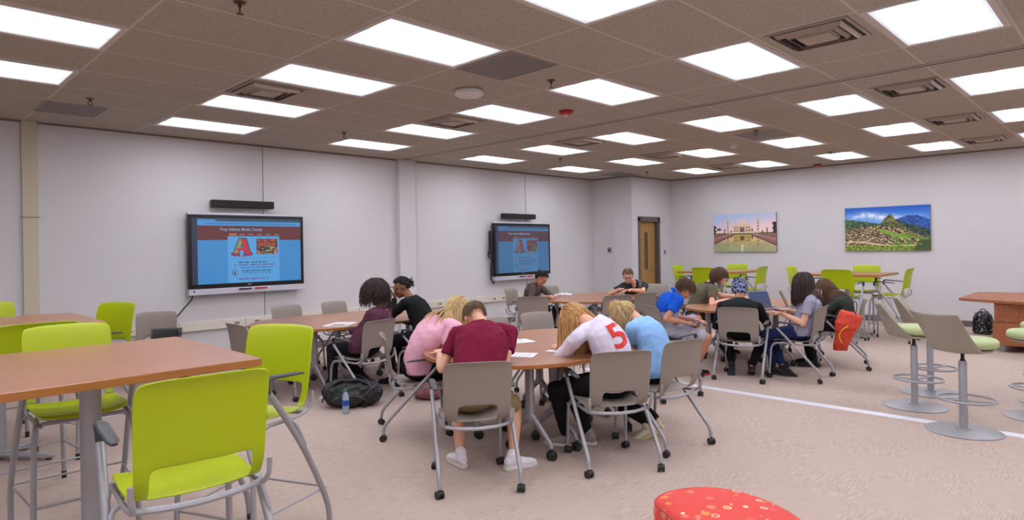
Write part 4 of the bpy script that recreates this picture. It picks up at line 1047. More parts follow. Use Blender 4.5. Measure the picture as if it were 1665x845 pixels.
PEOPLE = {
  'maroon': {'hip': [3.06, 3.37, 0.54], 'hd': 56, 'neck': [3.394, 3.563, 1.005], 'head': [3.439, 3.714, 1.048], 'ch': 56, 'sw': 0.21, 'dz': -0.06, 'face': (66, -68), 'elL': [3.143, 3.752, 0.753], 'elR': [3.49, 3.161, 0.77], 'wrL': [3.235, 3.915, 0.775], 'wrR': [3.428, 3.629, 0.775], 'knL': [3.296, 3.77, 0.515], 'knR': [3.571, 3.431, 0.491], 'anL': [3.116, 3.555, 0.087], 'anR': [3.339, 3.224, 0.076], 'toL': 75, 'toR': -18, 'curve': 0.1, 'shL': [3.236, 3.705, 0.945], 'shR': [3.585, 3.47, 0.945]},
  'white': {'hip': [4.08, 2.88, 0.54], 'hd': 104, 'neck': [4.061, 3.05, 1.019], 'head': [4.111, 3.253, 1.005], 'ch': 125, 'sw': 0.175, 'face': (140, -62), 'shL': [3.889, 3.05, 0.907], 'shR': [4.371, 3.138, 0.949], 'elL': [3.802, 3.206, 0.77], 'elR': [4.407, 3.313, 0.765], 'wrL': [4.154, 3.21, 0.765], 'wrR': [4.23, 3.416, 0.776], 'knL': [3.857, 3.237, 0.53], 'knR': [4.085, 3.273, 0.52], 'anL': [4.012, 3.28, 0.099], 'anR': [4.168, 3.19, 0.1], 'toL': 110, 'toR': 110, 'curve': 0.17},
  'blue': {'hip': [4.74, 2.93, 0.54], 'hd': 100, 'neck': [4.743, 3.054, 0.962], 'head': [4.804, 3.218, 0.994], 'ch': 115, 'hroll': -60, 'face': (55, -30), 'elL': [4.719, 3.217, 0.663], 'elR': [5.19, 3.247, 0.652], 'wrL': [4.759, 3.388, 0.684], 'wrR': [5.047, 3.386, 0.683], 'knL': [4.559, 3.264, 0.52], 'knR': [4.792, 3.325, 0.52], 'anL': [4.645, 2.893, 0.12], 'anR': [4.799, 2.94, 0.12], 'toL': 120, 'toR': 100, 'curve': 0.12, 'shL': [4.572, 3.007, 0.912], 'shR': [4.889, 3.155, 0.912]},
  'pink': {'hip': [3.5, 4.52, 0.54], 'hd': -30, 'neck': [3.61, 4.302, 0.977], 'head': [3.741, 4.287, 1.042], 'ch': -15, 'sw': 0.165, 'face': (-5, -60), 'elL': [3.972, 4.508, 0.689], 'elR': [3.542, 4.229, 0.672], 'wrL': [3.987, 4.213, 0.749], 'wrR': [3.753, 4.162, 0.732], 'knL': [3.906, 4.424, 0.53], 'knR': [3.769, 4.226, 0.53], 'anL': [3.83, 4.491, 0.1], 'anR': [3.717, 4.256, 0.1], 'toL': -20, 'toR': -35, 'curve': 0.13, 'shL': [3.682, 4.454, 0.927], 'shR': [3.597, 4.135, 0.927]},
  'plum': {'hip': [3.84, 5.93, 0.55], 'hd': 112, 'neck': [4.023, 5.829, 0.954], 'head': [4.001, 5.92, 1.139], 'ch': 118, 'sw': 0.17, 'face': (150, -25), 'elL': [3.767, 5.898, 0.642], 'elR': [4.248, 6.126, 0.596], 'wrL': [3.859, 6.227, 0.718], 'wrR': [4.101, 6.34, 0.699], 'knL': [3.676, 6.406, 0.51], 'knR': [3.794, 6.364, 0.55], 'anL': [3.616, 6.185, 0.126], 'anR': [4.047, 6.114, 0.039], 'toL': 128, 'toR': 112, 'curve': 0.05, 'shL': [3.859, 5.775, 0.904], 'shR': [4.159, 5.935, 0.904]},
  'black': {'hip': [4.72, 5.98, 0.54], 'hd': 112, 'neck': [4.682, 6.191, 1.015], 'head': [4.665, 6.349, 1.128], 'ch': 130, 'face': (165, -20), 'elL': [4.428, 6.23, 0.769], 'elR': [4.845, 6.451, 0.716], 'wrL': [4.575, 6.367, 0.999], 'wrR': [4.795, 6.641, 0.708], 'knL': [4.451, 6.324, 0.53], 'knR': [4.674, 6.414, 0.53], 'anL': [4.466, 6.287, 0.1], 'anR': [4.689, 6.377, 0.1], 'toL': 112, 'toR': 112, 'curve': 0.1, 'shL': [4.529, 6.102, 0.965], 'shR': [4.797, 6.327, 0.965]},
  'greyhood': {'hip': [8.216, 7.421, 0.54], 'hd': 290, 'neck': [8.131, 7.294, 0.969], 'head': [8.101, 7.113, 1.078], 'ch': 295, 'face': (285, -40), 'elL': [8.36, 7.07, 0.744], 'elR': [7.884, 7.186, 0.77], 'wrL': [8.101, 6.904, 0.789], 'wrR': [7.886, 6.904, 0.792], 'knL': [8.465, 7.086, 0.53], 'knR': [8.24, 7.004, 0.53], 'anL': [8.445, 7.142, 0.1], 'anR': [8.219, 7.06, 0.1], 'toL': 290, 'toR': 290, 'curve': 0.06, 'shL': [8.302, 7.341, 0.919], 'shR': [7.985, 7.193, 0.919]},
  'glasses': {'hip': [9.959, 6.485, 0.54], 'hd': 215, 'neck': [9.683, 6.335, 0.951], 'head': [9.522, 6.353, 1.065], 'ch': 222, 'sw': 0.18, 'face': (214, -22), 'elL': [9.626, 6.041, 0.803], 'elR': [9.601, 6.695, 0.812], 'wrL': [9.302, 6.149, 0.849], 'wrR': [9.336, 6.395, 0.849], 'knL': [9.7, 6.157, 0.53], 'knR': [9.562, 6.354, 0.53], 'anL': [9.749, 6.191, 0.1], 'anR': [9.612, 6.388, 0.1], 'toL': 215, 'toR': 215, 'curve': 0.08, 'shL': [9.781, 6.181, 0.901], 'shR': [9.54, 6.449, 0.901]},
  'polo': {'hip': [7.071, 4.134, 0.54], 'hd': -45, 'neck': [6.974, 4.019, 1.006], 'head': [7.048, 3.905, 1.065], 'ch': -45, 'sw': 0.17, 'face': (-55, -50), 'elL': [7.226, 4.052, 0.654], 'elR': [6.749, 3.96, 0.69], 'wrL': [7.197, 3.871, 0.685], 'wrR': [6.947, 3.864, 0.678], 'knL': [7.34, 4.08, 0.75], 'knR': [7.186, 3.77, 0.619], 'anL': [7.257, 4.092, 0.342], 'anR': [7.258, 3.881, 0.099], 'toL': -10, 'toR': -25, 'curve': 0.1, 'shL': [7.115, 4.118, 0.956], 'shR': [6.875, 3.878, 0.956]},
  'olive': {'hip': [8.753, 4.657, 0.54], 'hd': -40, 'neck': [8.821, 4.521, 1.016], 'head': [8.855, 4.347, 1.126], 'ch': -50, 'sw': 0.18, 'face': (-75, -8), 'elL': [9.251, 4.449, 0.774], 'elR': [8.549, 4.367, 0.816], 'wrL': [9.189, 4.23, 0.825], 'wrR': [8.736, 4.184, 0.812], 'knL': [9.152, 4.479, 0.53], 'knR': [8.998, 4.295, 0.53], 'anL': [9.137, 4.491, 0.1], 'anR': [8.982, 4.308, 0.1], 'toL': -40, 'toR': -40, 'curve': 0.08, 'shL': [8.978, 4.613, 0.966], 'shR': [8.702, 4.382, 0.966]},
  'wrap': {'hip': [7.56, 3.44, 0.54], 'hd': 20, 'neck': [7.741, 3.549, 0.894], 'head': [7.874, 3.6, 0.999], 'ch': 20, 'sw': 0.21, 'dz': -0.07, 'face': (28, -30), 'elL': [7.235, 3.763, 0.659], 'elR': [7.789, 3.151, 0.622], 'wrL': [7.848, 3.793, 0.773], 'wrR': [8.068, 3.508, 0.772], 'knL': [7.811, 3.744, 0.53], 'knR': [7.948, 3.368, 0.53], 'anL': [7.667, 3.621, 0.127], 'anR': [7.688, 3.38, 0.12], 'toL': 200, 'toR': 30, 'curve': 0.08, 'shL': [7.697, 3.756, 0.824], 'shR': [7.841, 3.362, 0.824]},
  'greytee': {'hip': [7.95, 2.9, 0.55], 'hd': 118, 'neck': [8.004, 2.801, 0.978], 'head': [7.964, 2.868, 1.109], 'ch': 120, 'sw': 0.165, 'face': (150, -22), 'elL': [7.751, 2.839, 0.649], 'elR': [8.325, 2.976, 0.607], 'wrL': [7.768, 3.033, 0.764], 'wrR': [8.123, 3.104, 0.776], 'knL': [7.796, 3.215, 0.491], 'knR': [8.113, 3.254, 0.454], 'anL': [7.925, 3.229, 0.107], 'anR': [7.909, 3.104, 0.139], 'toL': -70, 'toR': -60, 'curve': 0.05, 'shL': [7.846, 2.745, 0.928], 'shR': [8.132, 2.91, 0.928]},
  'green': {'hip': [9.02, 2.78, 0.54], 'hd': 120, 'neck': [9.077, 2.871, 0.883], 'head': [9.081, 3.007, 0.983], 'ch': 130, 'sw': 0.165, 'face': (165, -25), 'elL': [8.784, 2.878, 0.595], 'elR': [9.518, 2.999, 0.579], 'wrL': [8.986, 3.03, 0.858], 'wrR': [9.285, 3.157, 0.672], 'knL': [8.716, 3.066, 0.53], 'knR': [8.924, 3.186, 0.53], 'anL': [8.736, 3.032, 0.1], 'anR': [8.944, 3.152, 0.1], 'toL': 120, 'toR': 120, 'curve': 0.1, 'shL': [8.931, 2.788, 0.833], 'shR': [9.184, 3.0, 0.833]},
}
# ------------------------------------------------------------------ people
SKINS = {'light': mat('light skin', (214, 160, 132), 0.55, var=0.05, vscale=14), 'tan': mat('tan skin', (186, 128, 98), 0.55, var=0.05, vscale=14), 'brown': mat('brown skin', (128, 82, 58), 0.55, var=0.05, vscale=14)}
EYEW = mat('eye white', (205, 195, 190), 0.3); EYED = mat('dark eyelash', (40, 28, 24), 0.5); LIPM = mat('lips', (176, 100, 90), 0.5)
def hairmat(name, rgb, v=0.28): return mat(name, rgb, 0.5, var=v, vscale=5, stretch=(14, 14, 3), spec=0.35)
def remesh(mb, name, mt, parent, vox, sm=3, fold=0.0, seed=0, fscale=5.0):
    me = mb.mesh(name); fix_normals(me)
    o = bpy.data.objects.new(name, me); COL.objects.link(o)
    md = o.modifiers.new('r', 'REMESH'); md.mode = 'VOXEL'; md.voxel_size = vox; md.use_smooth_shade = True
    ms = o.modifiers.new('s', 'SMOOTH'); ms.factor = 0.5; ms.iterations = sm
    bake(o); me = o.data
    if fold > 0:
        n = len(me.vertices); co = np.empty(n*3); me.vertices.foreach_get('co', co); co = co.reshape(-1, 3)
        no = np.empty(n*3); me.vertices.foreach_get('normal', no); no = no.reshape(-1, 3)
        rng = np.random.RandomState(seed); d = np.zeros(n)
        for k in range(7):
            q = rng.randn(3); q /= np.linalg.norm(q); q2 = rng.randn(3); f_ = fscale*(0.8+1.6*rng.rand())
            ph = co @ q * f_ * 2.2 + 1.6*np.sin(co @ q2 * f_ * 0.9 + rng.rand()*6)
            d += (1-np.abs(np.sin(ph)))**2.2 * (0.6+0.8*rng.rand())
        d = d/3.0 - 0.5
        co += no * (d*fold*0.62)[:, None]
        me.vertices.foreach_set('co', co.ravel()); me.update()
    me.materials.clear(); me.materials.append(mt)
    me.polygons.foreach_set('use_smooth', [True]*len(me.polygons))
    if parent: o.parent = parent
    return o
def ik(a, c, hint, l1, l2):
    a, c, hint = Vector(a), Vector(c), Vector(hint)
    d = c-a; L_ = min(d.length, (l1+l2)*0.995); L_ = max(L_, abs(l1-l2)*1.05+0.02); dn = d.normalized(); c = a+dn*L_
    x = (l1*l1-l2*l2+L_*L_)/(2*L_); h = math.sqrt(max(0, l1*l1-x*x))
    p = (hint-a); p = p-dn*p.dot(dn)
    if p.length < 1e-4: p = Vector((0, 0, -1))
    return a+dn*x+p.normalized()*h, c
def hand(mb, w, d, nrm, thumb, curl=0.35, s=1.0):
    """w wrist, d finger direction, nrm palm normal (towards what is touched), thumb +-1 side"""
    d = d.normalized(); nrm = (nrm-d*nrm.dot(d)).normalized(); sd = d.cross(nrm)*thumb
    w = Vector(w)
    mb.loft([w-d*0.015, w+d*0.02, w+d*0.055, w+d*0.088, w+d*0.096], [(0.024*s, 0.019*s), (0.032*s, 0.016*s), (0.040*s, 0.014*s), (0.040*s, 0.012*s), (0.034*s, 0.008*s)], sd, n=12)
    for i, (off, ln, sp) in enumerate(((0.030, 0.072, 0.10), (0.011, 0.082, 0.02), (-0.010, 0.077, -0.05), (-0.029, 0.060, -0.14))):
        b0 = w+d*0.088+sd*off; dd = (d+sd*sp).normalized(); pts = [b0-dd*0.012, b0]; ang = curl*0.6
        for k, q in enumerate((0.45, 0.31, 0.24)):
            dv = dd*math.cos(ang)+nrm*math.sin(ang); pts.append(pts[-1]+dv*ln*q*s); ang += curl*(0.9+0.1*i)
        mb.limb(pts, [0.0095*s, 0.0095*s, 0.0088*s, 0.0080*s, 0.0068*s], 8)
    b0 = w+d*0.030+sd*0.026+nrm*0.004; td = (d*0.62+sd*0.72+nrm*0.28).normalized()
    mb.limb([b0, b0+td*0.030, b0+td*0.055+d*0.008, b0+td*0.064+d*0.030], [0.014*s, 0.012*s, 0.0105*s, 0.008*s], 8)
def build_person(key, label, skin, top, sleeve, bottom, legs, shoe, hair, scale=1.0, extra=None, fold=0.012, hands=None, topname='shirt', bot='trousers', build=1.0):
    p = PEOPLE[key]; V = lambda k: Vector(p[k])
    hip = V('hip'); hip.z = 0.56; hd = math.radians(p['hd']); f = Vector((math.cos(hd), math.sin(hd), 0)); l = Vector((-f.y, f.x, 0))
    ch = math.radians(p.get('ch', p['hd'])); cf = Vector((math.cos(ch), math.sin(ch), 0)); cl = Vector((-cf.y, cf.x, 0))
    neck = V('neck'); org = Vector((hip.x, hip.y, 0))
    root = thing('person', label, 'person', org)
    def o_(v): return v-org
    hip, neck = o_(hip), o_(neck)
    head = o_(V('head')); shL, shR = o_(V('shL')), o_(V('shR'))
    elL, wrL = ik(shL, o_(V('wrL')), o_(V('elL')), 0.285, 0.25); elR, wrR = ik(shR, o_(V('wrR')), o_(V('elR')), 0.285, 0.25)
    hL, hR = hip+l*0.085, hip-l*0.085
    knL, anL = ik(hL, o_(V('anL')), o_(V('knL')), 0.43, 0.41); knR, anR = ik(hR, o_(V('anR')), o_(V('knR')), 0.43, 0.41)
    for a in (anL, anR): a.z = max(a.z, 0.085)
    fh, fp = math.radians(p['face'][0]), math.radians(p['face'][1])
    HF = Vector((math.cos(fh)*math.cos(fp), math.sin(fh)*math.cos(fp), math.sin(fp)))
    HR = HF.cross(Vector((0, 0, 1))).normalized()
    if 'hroll' in p:
        HR = Matrix.Rotation(math.radians(p['hroll']), 3, HF) @ HR
    HU = HR.cross(HF).normalized()
    HM = Matrix((HR, HF, HU)).transposed()
    hs = scale
    def H(x, y, z): return head+HM @ Vector((x*hs, y*hs, z*hs))
    def E(mb, c, r): mb.ell(H(*c), [q*hs for q in r], HM, 16, 10)
    back = -f
    mid = (hip+neck)/2+(-cf-f).normalized()*p.get('curve', 0.05)
    def sp(t): return hip*(1-t)**2+mid*2*t*(1-t)+neck*t*t
    def torso(mb, g, t0=-0.08, neckr=True):
        ts = [t0, 0.0, 0.15, 0.32, 0.5, 0.68, 0.82, 0.92, 0.985]
        sec = [(0.15, 0.115), (0.172, 0.128), (0.165, 0.122), (0.150, 0.112), (0.156, 0.115), (0.168, 0.118), (0.165, 0.105), (0.125, 0.085), (0.075, 0.065)]
        pts = [sp(max(t, 0)) + (Vector((0, 0, t*0.5)) if t < 0 else Vector()) for t in ts]
        sides = [(l*(1-min(1, t))+cl*max(0, t)).normalized() for t in ts]
        mb.loft(pts, [(a*build*g+(g-1)*0.1, b*build*g+(g-1)*0.1) for a, b in sec], sides, n=20, power=2.3)
        for s_ in (shL, shR):
            mb.limb([sp(0.90), (sp(0.93)+s_)/2+Vector((0, 0, 0.005)), s_], [0.062*g, 0.060*g, 0.054*g])
    body = MB()
    # head
    E(body, (0, -0.012, 0.03), (0.075, 0.096, 0.088)); E(body, (0, 0.028, -0.028), (0.062, 0.064, 0.084)); E(body, (0, 0.048, -0.078), (0.043, 0.040, 0.030))
    body.limb([H(0, 0.090, 0.016), H(0, 0.106, -0.012), H(0, 0.110, -0.024)], [0.008*hs, 0.010*hs, 0.012*hs], 8)
    E(body, (0, 0.098, -0.030), (0.017, 0.014, 0.008)); E(body, (0, 0.078, 0.030), (0.046, 0.016, 0.010)); E(body, (0, 0.086, -0.054), (0.024, 0.012, 0.010))
    for s in (-1, 1):
        E(body, (s*0.036, 0.066, -0.024), (0.022, 0.022, 0.022)); E(body, (s*0.078, 0.000, 0.004), (0.010, 0.020, 0.031)); E(body, (s*0.082, -0.006, 0.010), (0.010, 0.014, 0.020))
    body.limb([neck-Vector((0, 0, 0.05))-cf*0.01, neck+(head-neck)*0.35, H(0, -0.022, -0.045)], [0.062, 0.052*hs, 0.052*hs])
    torso(body, 0.86)
    longs = sleeve == 'long'
    hn = {'L': (wrL-elL), 'R': (wrR-elR)}
    hnd = hands or {}
    for s, sh, el, wr in (('L', shL, elL, wrL), ('R', shR, elR, wrR)):
        k = 0.80 if longs else 1.0
        body.limb([sh, (sh+el)/2, el], [0.046*0.85, 0.043*(k if longs else 0.9), 0.038*k]); body.limb([el, el+(wr-el)*0.3, wr], [0.038*k, 0.040*k, 0.026 if not longs else 0.024])
        d, nr, cu = hnd.get(s, (None, (0, 0, -1), 0.45))
        dv = Vector(d) if d else (wr-el)
        if not d: dv.z *= 0.3
        hand(body, wr+dv.normalized()*0.008, dv, Vector(nr), 1 if s == 'L' else -1, cu)
    for hh, kn, an in ((hL, knL, anL), (hR, knR, anR)):
        k = 0.84
        body.limb([hh, (hh+kn)/2, kn], [0.08*k, 0.072*k, 0.058*k if legs == 'long' else 0.056])
        kk = 0.82 if legs == 'long' else 1.0
        body.limb([kn, kn+(an-kn)*0.32-(kn-an).cross(l).normalized()*0.0, kn+(an-kn)*0.75, an], [0.055*kk, 0.057*kk, 0.038*kk, 0.034*kk])
    bo = remesh(body, 'body', SKINS[skin], root, 0.0062, 2)
    # shirt
    sm = MB(); torso(sm, 1.07, -0.10)
    for sh, el, wr in ((shL, elL, wrL), (shR, elR, wrR)):
        if longs:
            sm.limb([sh, (sh+el)/2, el], [0.062, 0.056, 0.050]); sm.limb([el, (el+wr)/2, wr-(wr-el).normalized()*0.02], [0.050, 0.046, 0.034])
        else:
            e2 = sh+(el-sh)*0.62
            sm.loft([sh, (sh+e2)/2, e2], [(0.064, 0.064), (0.060, 0.060), (0.060, 0.060)], cl if abs((e2-sh).normalized().dot(cl)) < 0.9 else Vector((0, 0, 1)), n=14)
    if topname == 'hoodie':
        hb = neck-cf*0.055-Vector((0, 0, 0.01))
        sm.limb([hb+cl*0.09+cf*0.04, hb+cl*0.05-cf*0.03, hb-Vector((0, 0, 0.06))-cf*0.03, hb-cl*0.05-cf*0.03, hb-cl*0.09+cf*0.04], [0.025, 0.035, 0.042, 0.035, 0.025])
    else:
        n_ = (head-neck).normalized(); c0 = neck-n_*0.004
        a_ = n_.orthogonal().normalized(); b_ = n_.cross(a_)
        if n_.z > 0.55: sm.tube([c0+(a_*math.cos(q*PI/8)+b_*math.sin(q*PI/8))*0.058 for q in range(16)], 0.010, 8, closed=True)
    so = remesh(sm, topname, top, root, 0.0085, 3, fold=fold, seed=len(key)*7)
    # lower clothes
    pm = MB()
    pm.ell(hip+Vector((0, 0, 0.0)), (0.165*build, 0.165*build, 0.12), nu=20, nv=12)
    for hh, kn, an in ((hL, knL, anL), (hR, knR, anR)):
        if legs == 'long':
            pm.limb([hh, (hh+kn)/2, kn], [0.095, 0.083, 0.067]); pm.limb([kn, kn+(an-kn)*0.4, an+(kn-an).normalized()*0.03], [0.066, 0.060, 0.047])
        else:
            e2 = hh+(kn-hh)*0.93; sdv = Vector((0, 0, 1)) if abs((kn-hh).normalized().z) < 0.8 else l
            pm.loft([hh, hh+(kn-hh)*0.3, (hh+e2)/2, e2], [(0.095, 0.095), (0.095, 0.095), (0.088, 0.090), (0.082, 0.086)], sdv, n=16)
    remesh(pm, bot, bottom, root, 0.0085, 3, fold=fold*0.7, seed=3+len(key))
    # shoes
    for an, kn, th in ((anL, knL, p['toL']), (anR, knR, p['toR'])):
        a = math.radians(th); d = Vector((math.cos(a), math.sin(a), 0)); sd = Vector((-d.y, d.x, 0))
        zt = max(0.0, an.z-0.10); g = Vector((an.x, an.y, zt))
        up = Vector((0, 0, 1)); tilt = p.get('tip', 0.0) if zt < 0.02 else 0.5
        R_ = Matrix.Rotation(tilt, 3, sd)
        def S(x, y, z): return g+R_ @ (d*x+sd*y+up*z)
        m_ = MB()
        m_.loft([S(-0.070, 0, 0.05), S(-0.055, 0, 0.052), S(-0.02, 0, 0.058), S(0.04, 0, 0.050), (S(0.10, 0, 0.040)), S(0.15, 0, 0.034), S(0.178, 0, 0.028), S(0.19, 0, 0.026)],
                [(0.020, 0.025), (0.034, 0.038), (0.036, 0.046), (0.038, 0.038), (0.044, 0.029), (0.040, 0.024), (0.026, 0.017), (0.010, 0.008)], sd, n=16)
        m_.limb([S(-0.025, 0, 0.06), S(-0.01, 0, 0.105)], [0.040, 0.042])
        so_ = remesh(m_, 'shoe', shoe[0], root, 0.006, 2)
        w_ = [(-0.075, 0.020), (-0.06, 0.032), (-0.02, 0.036), (0.04, 0.035), (0.09, 0.044), (0.14, 0.043), (0.178, 0.030), (0.196, 0.010)]
        s_ = MB(); vs = []
        for x, hw in w_: vs += [S(x, hw, 0.004), S(x, -hw, 0.004), S(x, hw*1.04, 0.026), S(x, -hw*1.04, 0.026)]
        fs = []
        for i in range(len(w_)-1):
            a0, b0 = i*4, (i+1)*4; fs += [(a0, a0+1, b0+1, b0), (a0+2, b0+2, b0+3, a0+3), (a0, b0, b0+2, a0+2), (a0+1, a0+3, b0+3, b0+1)]
        fs += [(0, 2, 3, 1), tuple(len(vs)-4+k for k in (0, 1, 3, 2))]
        s_.add(vs, fs); s_.build('sole', shoe[1], so_, angle=50)
        if shoe[2] is not None:
            lc_ = MB()
            for x in (0.02, 0.045, 0.07, 0.095):
                z0 = 0.092-0.28*x+0.006
                lc_.tube([S(x, 0.024, z0-0.012), S(x, 0, z0), S(x+0.012, -0.024, z0-0.012)], 0.0035, 6)
            lc_.build('laces', shoe[2], so_)
    # eyes, brows, lips
    for s in (-1, 1):
        e = MB(); e.ell(H(s*0.030, 0.0845, 0.006), (0.0125*hs, 0.006*hs, 0.0055*hs), HM, 12, 8); e.build('eye', EYED, root)
        e = MB(); e.limb([H(s*0.014, 0.092, 0.026), H(s*0.030, 0.0905, 0.031), H(s*0.046, 0.080, 0.026)], [0.0032*hs, 0.004*hs, 0.0028*hs], 6); e.build('eyebrow', hair['mat'], root)
    e = MB(); e.limb([H(-0.020, 0.086, -0.054), H(0, 0.098, -0.053), H(0.020, 0.086, -0.054)], [0.004*hs, 0.006*hs, 0.004*hs], 8); e.build('lips', LIPM, root)
    # hair
    make_hair(root, hair, H, HM, hs, head, [(neck, 0.085), (sp(0.86), 0.125), (sp(0.7), 0.135), (shL, 0.07), (shR, 0.07), (sp(0.5), 0.135), (wrL, 0.04), (wrR, 0.04), (elL, 0.06), (elR, 0.06)])
    if extra: extra(root, H, HM, hs, dict(neck=neck, sp=sp, cf=cf, cl=cl, shL=shL, shR=shR, elL=elL, elR=elR, wrL=wrL, wrR=wrR, head=head, shirt=so, hip=hip, f=f, l=l, org=org))
    return root
def in_hair(d, line=0.0, nape=-0.62):
    x, y, z = d
    if y > 0.45: return z > 0.60+line
    if y > 0.05: return z > 0.18+line+0.5*(y-0.05)
    if y > -0.25: return z > -0.02 or (abs(x) < 0.5)
    return z > nape
def make_hair(root, hp, H, HM, hs, head, cols):
    mt = hp['mat']; th = hp.get('thick', 1.0)
    rng = random.Random(hp.get('seed', 1))
    # cap
    nu, nv = 40, 28; R = (0.080, 0.102, 0.094); vs = []; keep = []
    for j in range(nv+1):
        for i in range(nu):
            a = 2*PI*i/nu; t = PI*j/nv-PI/2; d = (math.cos(t)*math.cos(a), math.cos(t)*math.sin(a), math.sin(t)); q = 1.0+0.02*th
            nz = 1+0.035*noise.noise(Vector(d)*5+Vector((hp.get('seed', 1), 0, 0)))
            vs.append(H(d[0]*R[0]*q*nz, -0.012+d[1]*R[1]*q*nz, 0.030+d[2]*R[2]*q*nz)); keep.append(in_hair(d, hp.get('line', 0), hp.get('nape', -0.62)))
    fs = []
    for j in range(nv):
        for i in range(nu):
            i2 = (i+1) % nu; q = (j*nu+i, j*nu+i2, (j+1)*nu+i2, (j+1)*nu+i)
            if all(keep[k] for k in q): fs.append(q)
    b = MB(); b.add(vs, fs)
    used = sorted(set(k for q in fs for k in q)); mp = {k: n for n, k in enumerate(used)}
    b.v = [b.v[k] for k in used]; b.f = [tuple(mp[k] for k in q) for q in b.f]
    # strands
    st = MB(); n = hp.get('n', 260); Ln = hp.get('len', 0.06); g = hp.get('grav', 0.5); wd = hp.get('w', 0.0055)
    hc = H(0, -0.012, 0.030); HMi = HM.transposed()
    rad = Vector((0.083*hs, 0.105*hs, 0.097*hs))*hp.get('vol', 1.0)
    gather = H(*hp['gather']) if 'gather' in hp else None
    gl = Vector(hp.get('wind', (0, 0, 0))); wf = hp.get('windfrac', 1.0)
    for k in range(n):
        for _ in range(60):
            a = rng.random()*2*PI; zz = rng.uniform(-0.7, 1); r_ = math.sqrt(1-zz*zz); d = (r_*math.cos(a), r_*math.sin(a), zz)
            if in_hair(d, hp.get('line', 0), hp.get('nape', -0.62)): break
        P_ = hc+HM @ Vector((d[0]*rad.x, d[1]*rad.y, d[2]*rad.z))*0.985
        crown = HM @ Vector(hp.get('crown', (0.15, -0.45, 0.88)))
        nrm = HM @ Vector(d); v = nrm*1.0-crown*0.9; v = v-nrm*v.dot(nrm)
        if v.length < 1e-3: v = nrm.orthogonal()
        v.normalize()
        pts = [P_.copy()]; L_ = Ln*((0.82+0.3*rng.random()) if not hp.get('curly') else (0.6+0.5*rng.random())); stp = 0.016 if Ln > 0.12 else 0.009; m = max(3, int(L_/stp)); wob = Vector((rng.uniform(-1, 1), rng.uniform(-1, 1), rng.uniform(-1, 1)))*hp.get('wob', 0.1)
        reached = False
        for q in range(m):
            grav = Vector((0, 0, -1))*g+(gl if (k % 10)/10.0 < wf else Vector())
            if gather is not None and not reached:
                tg = gather-P_
                if tg.length < 0.022: reached = True; v = (HM @ Vector(hp.get('gdir', (0, -0.8, 0.3)))+wob*1.0).normalized()
                v = (v*0.3+tg.normalized()*0.9).normalized() if not reached else v
            elif hp.get('curly'):
                ph = q*0.9+k; v = (v*0.8+grav*0.35+Vector((math.sin(ph), math.cos(ph*1.1+k), math.sin(ph*0.7)))*hp['curly']).normalized()
            else: v = (v*0.82+grav*0.42+wob*0.12).normalized()
            P_ = P_+v*stp
            loc = HMi @ (P_-hc); e = Vector((loc.x/rad.x, loc.y/rad.y, loc.z/rad.z)); le = e.length; layer = 1.0+0.05*th*(k % 4)
            if le < layer:
                e = e/le*layer; P_ = hc+HM @ Vector((e.x*rad.x, e.y*rad.y, e.z*rad.z))
            for c_, r_ in cols:
                dv = P_-c_; rr = r_+0.006*(k % 3)
                if dv.length < rr: P_ = c_+dv.normalized()*rr
            if P_.z+0 < hp.get('floor', -9): P_.z = hp['floor']
            if len(pts) > 1:
                dd = P_-pts[-1]
                if dd.length > 1e-4: v = dd.normalized()
                if dd.length < 0.002: break
            pts.append(P_.copy())
        if len(pts) < 3: continue
        M_ = len(pts); w0 = wd*(0.7+0.6*rng.random())
        st.tube(pts[::1], [w0*(1-0.0*i/M_)*(1 if i < M_*0.75 else max(0.15, 1-(i-M_*0.75)/(M_*0.25)*0.85)) for i in range(M_)], 5)
    if 'bun' in hp:
        bx_, by_, bz_, br_ = hp['bun']; b.ell(H(bx_, by_, bz_), (br_, br_*0.9, br_*0.85), HM, 16, 10)
    b.build('hair', mt, root, solid=0.006, angle=180)
    o = st.build('hair_strands', mt, root, angle=180)
def cloth(name, rgb, v=0.05): return mat(name, rgb, 0.85, var=v, vscale=20, bump=0.15, bscale=400, spec=0.15)
WHT = cloth('white canvas', (222, 216, 222)); BLKC = cloth('black cloth', (28, 26, 28)); 
SOLW = mat('white rubber sole', (214, 210, 206), 0.6); SOLB = mat('black rubber sole', (34, 32, 32), 0.6)
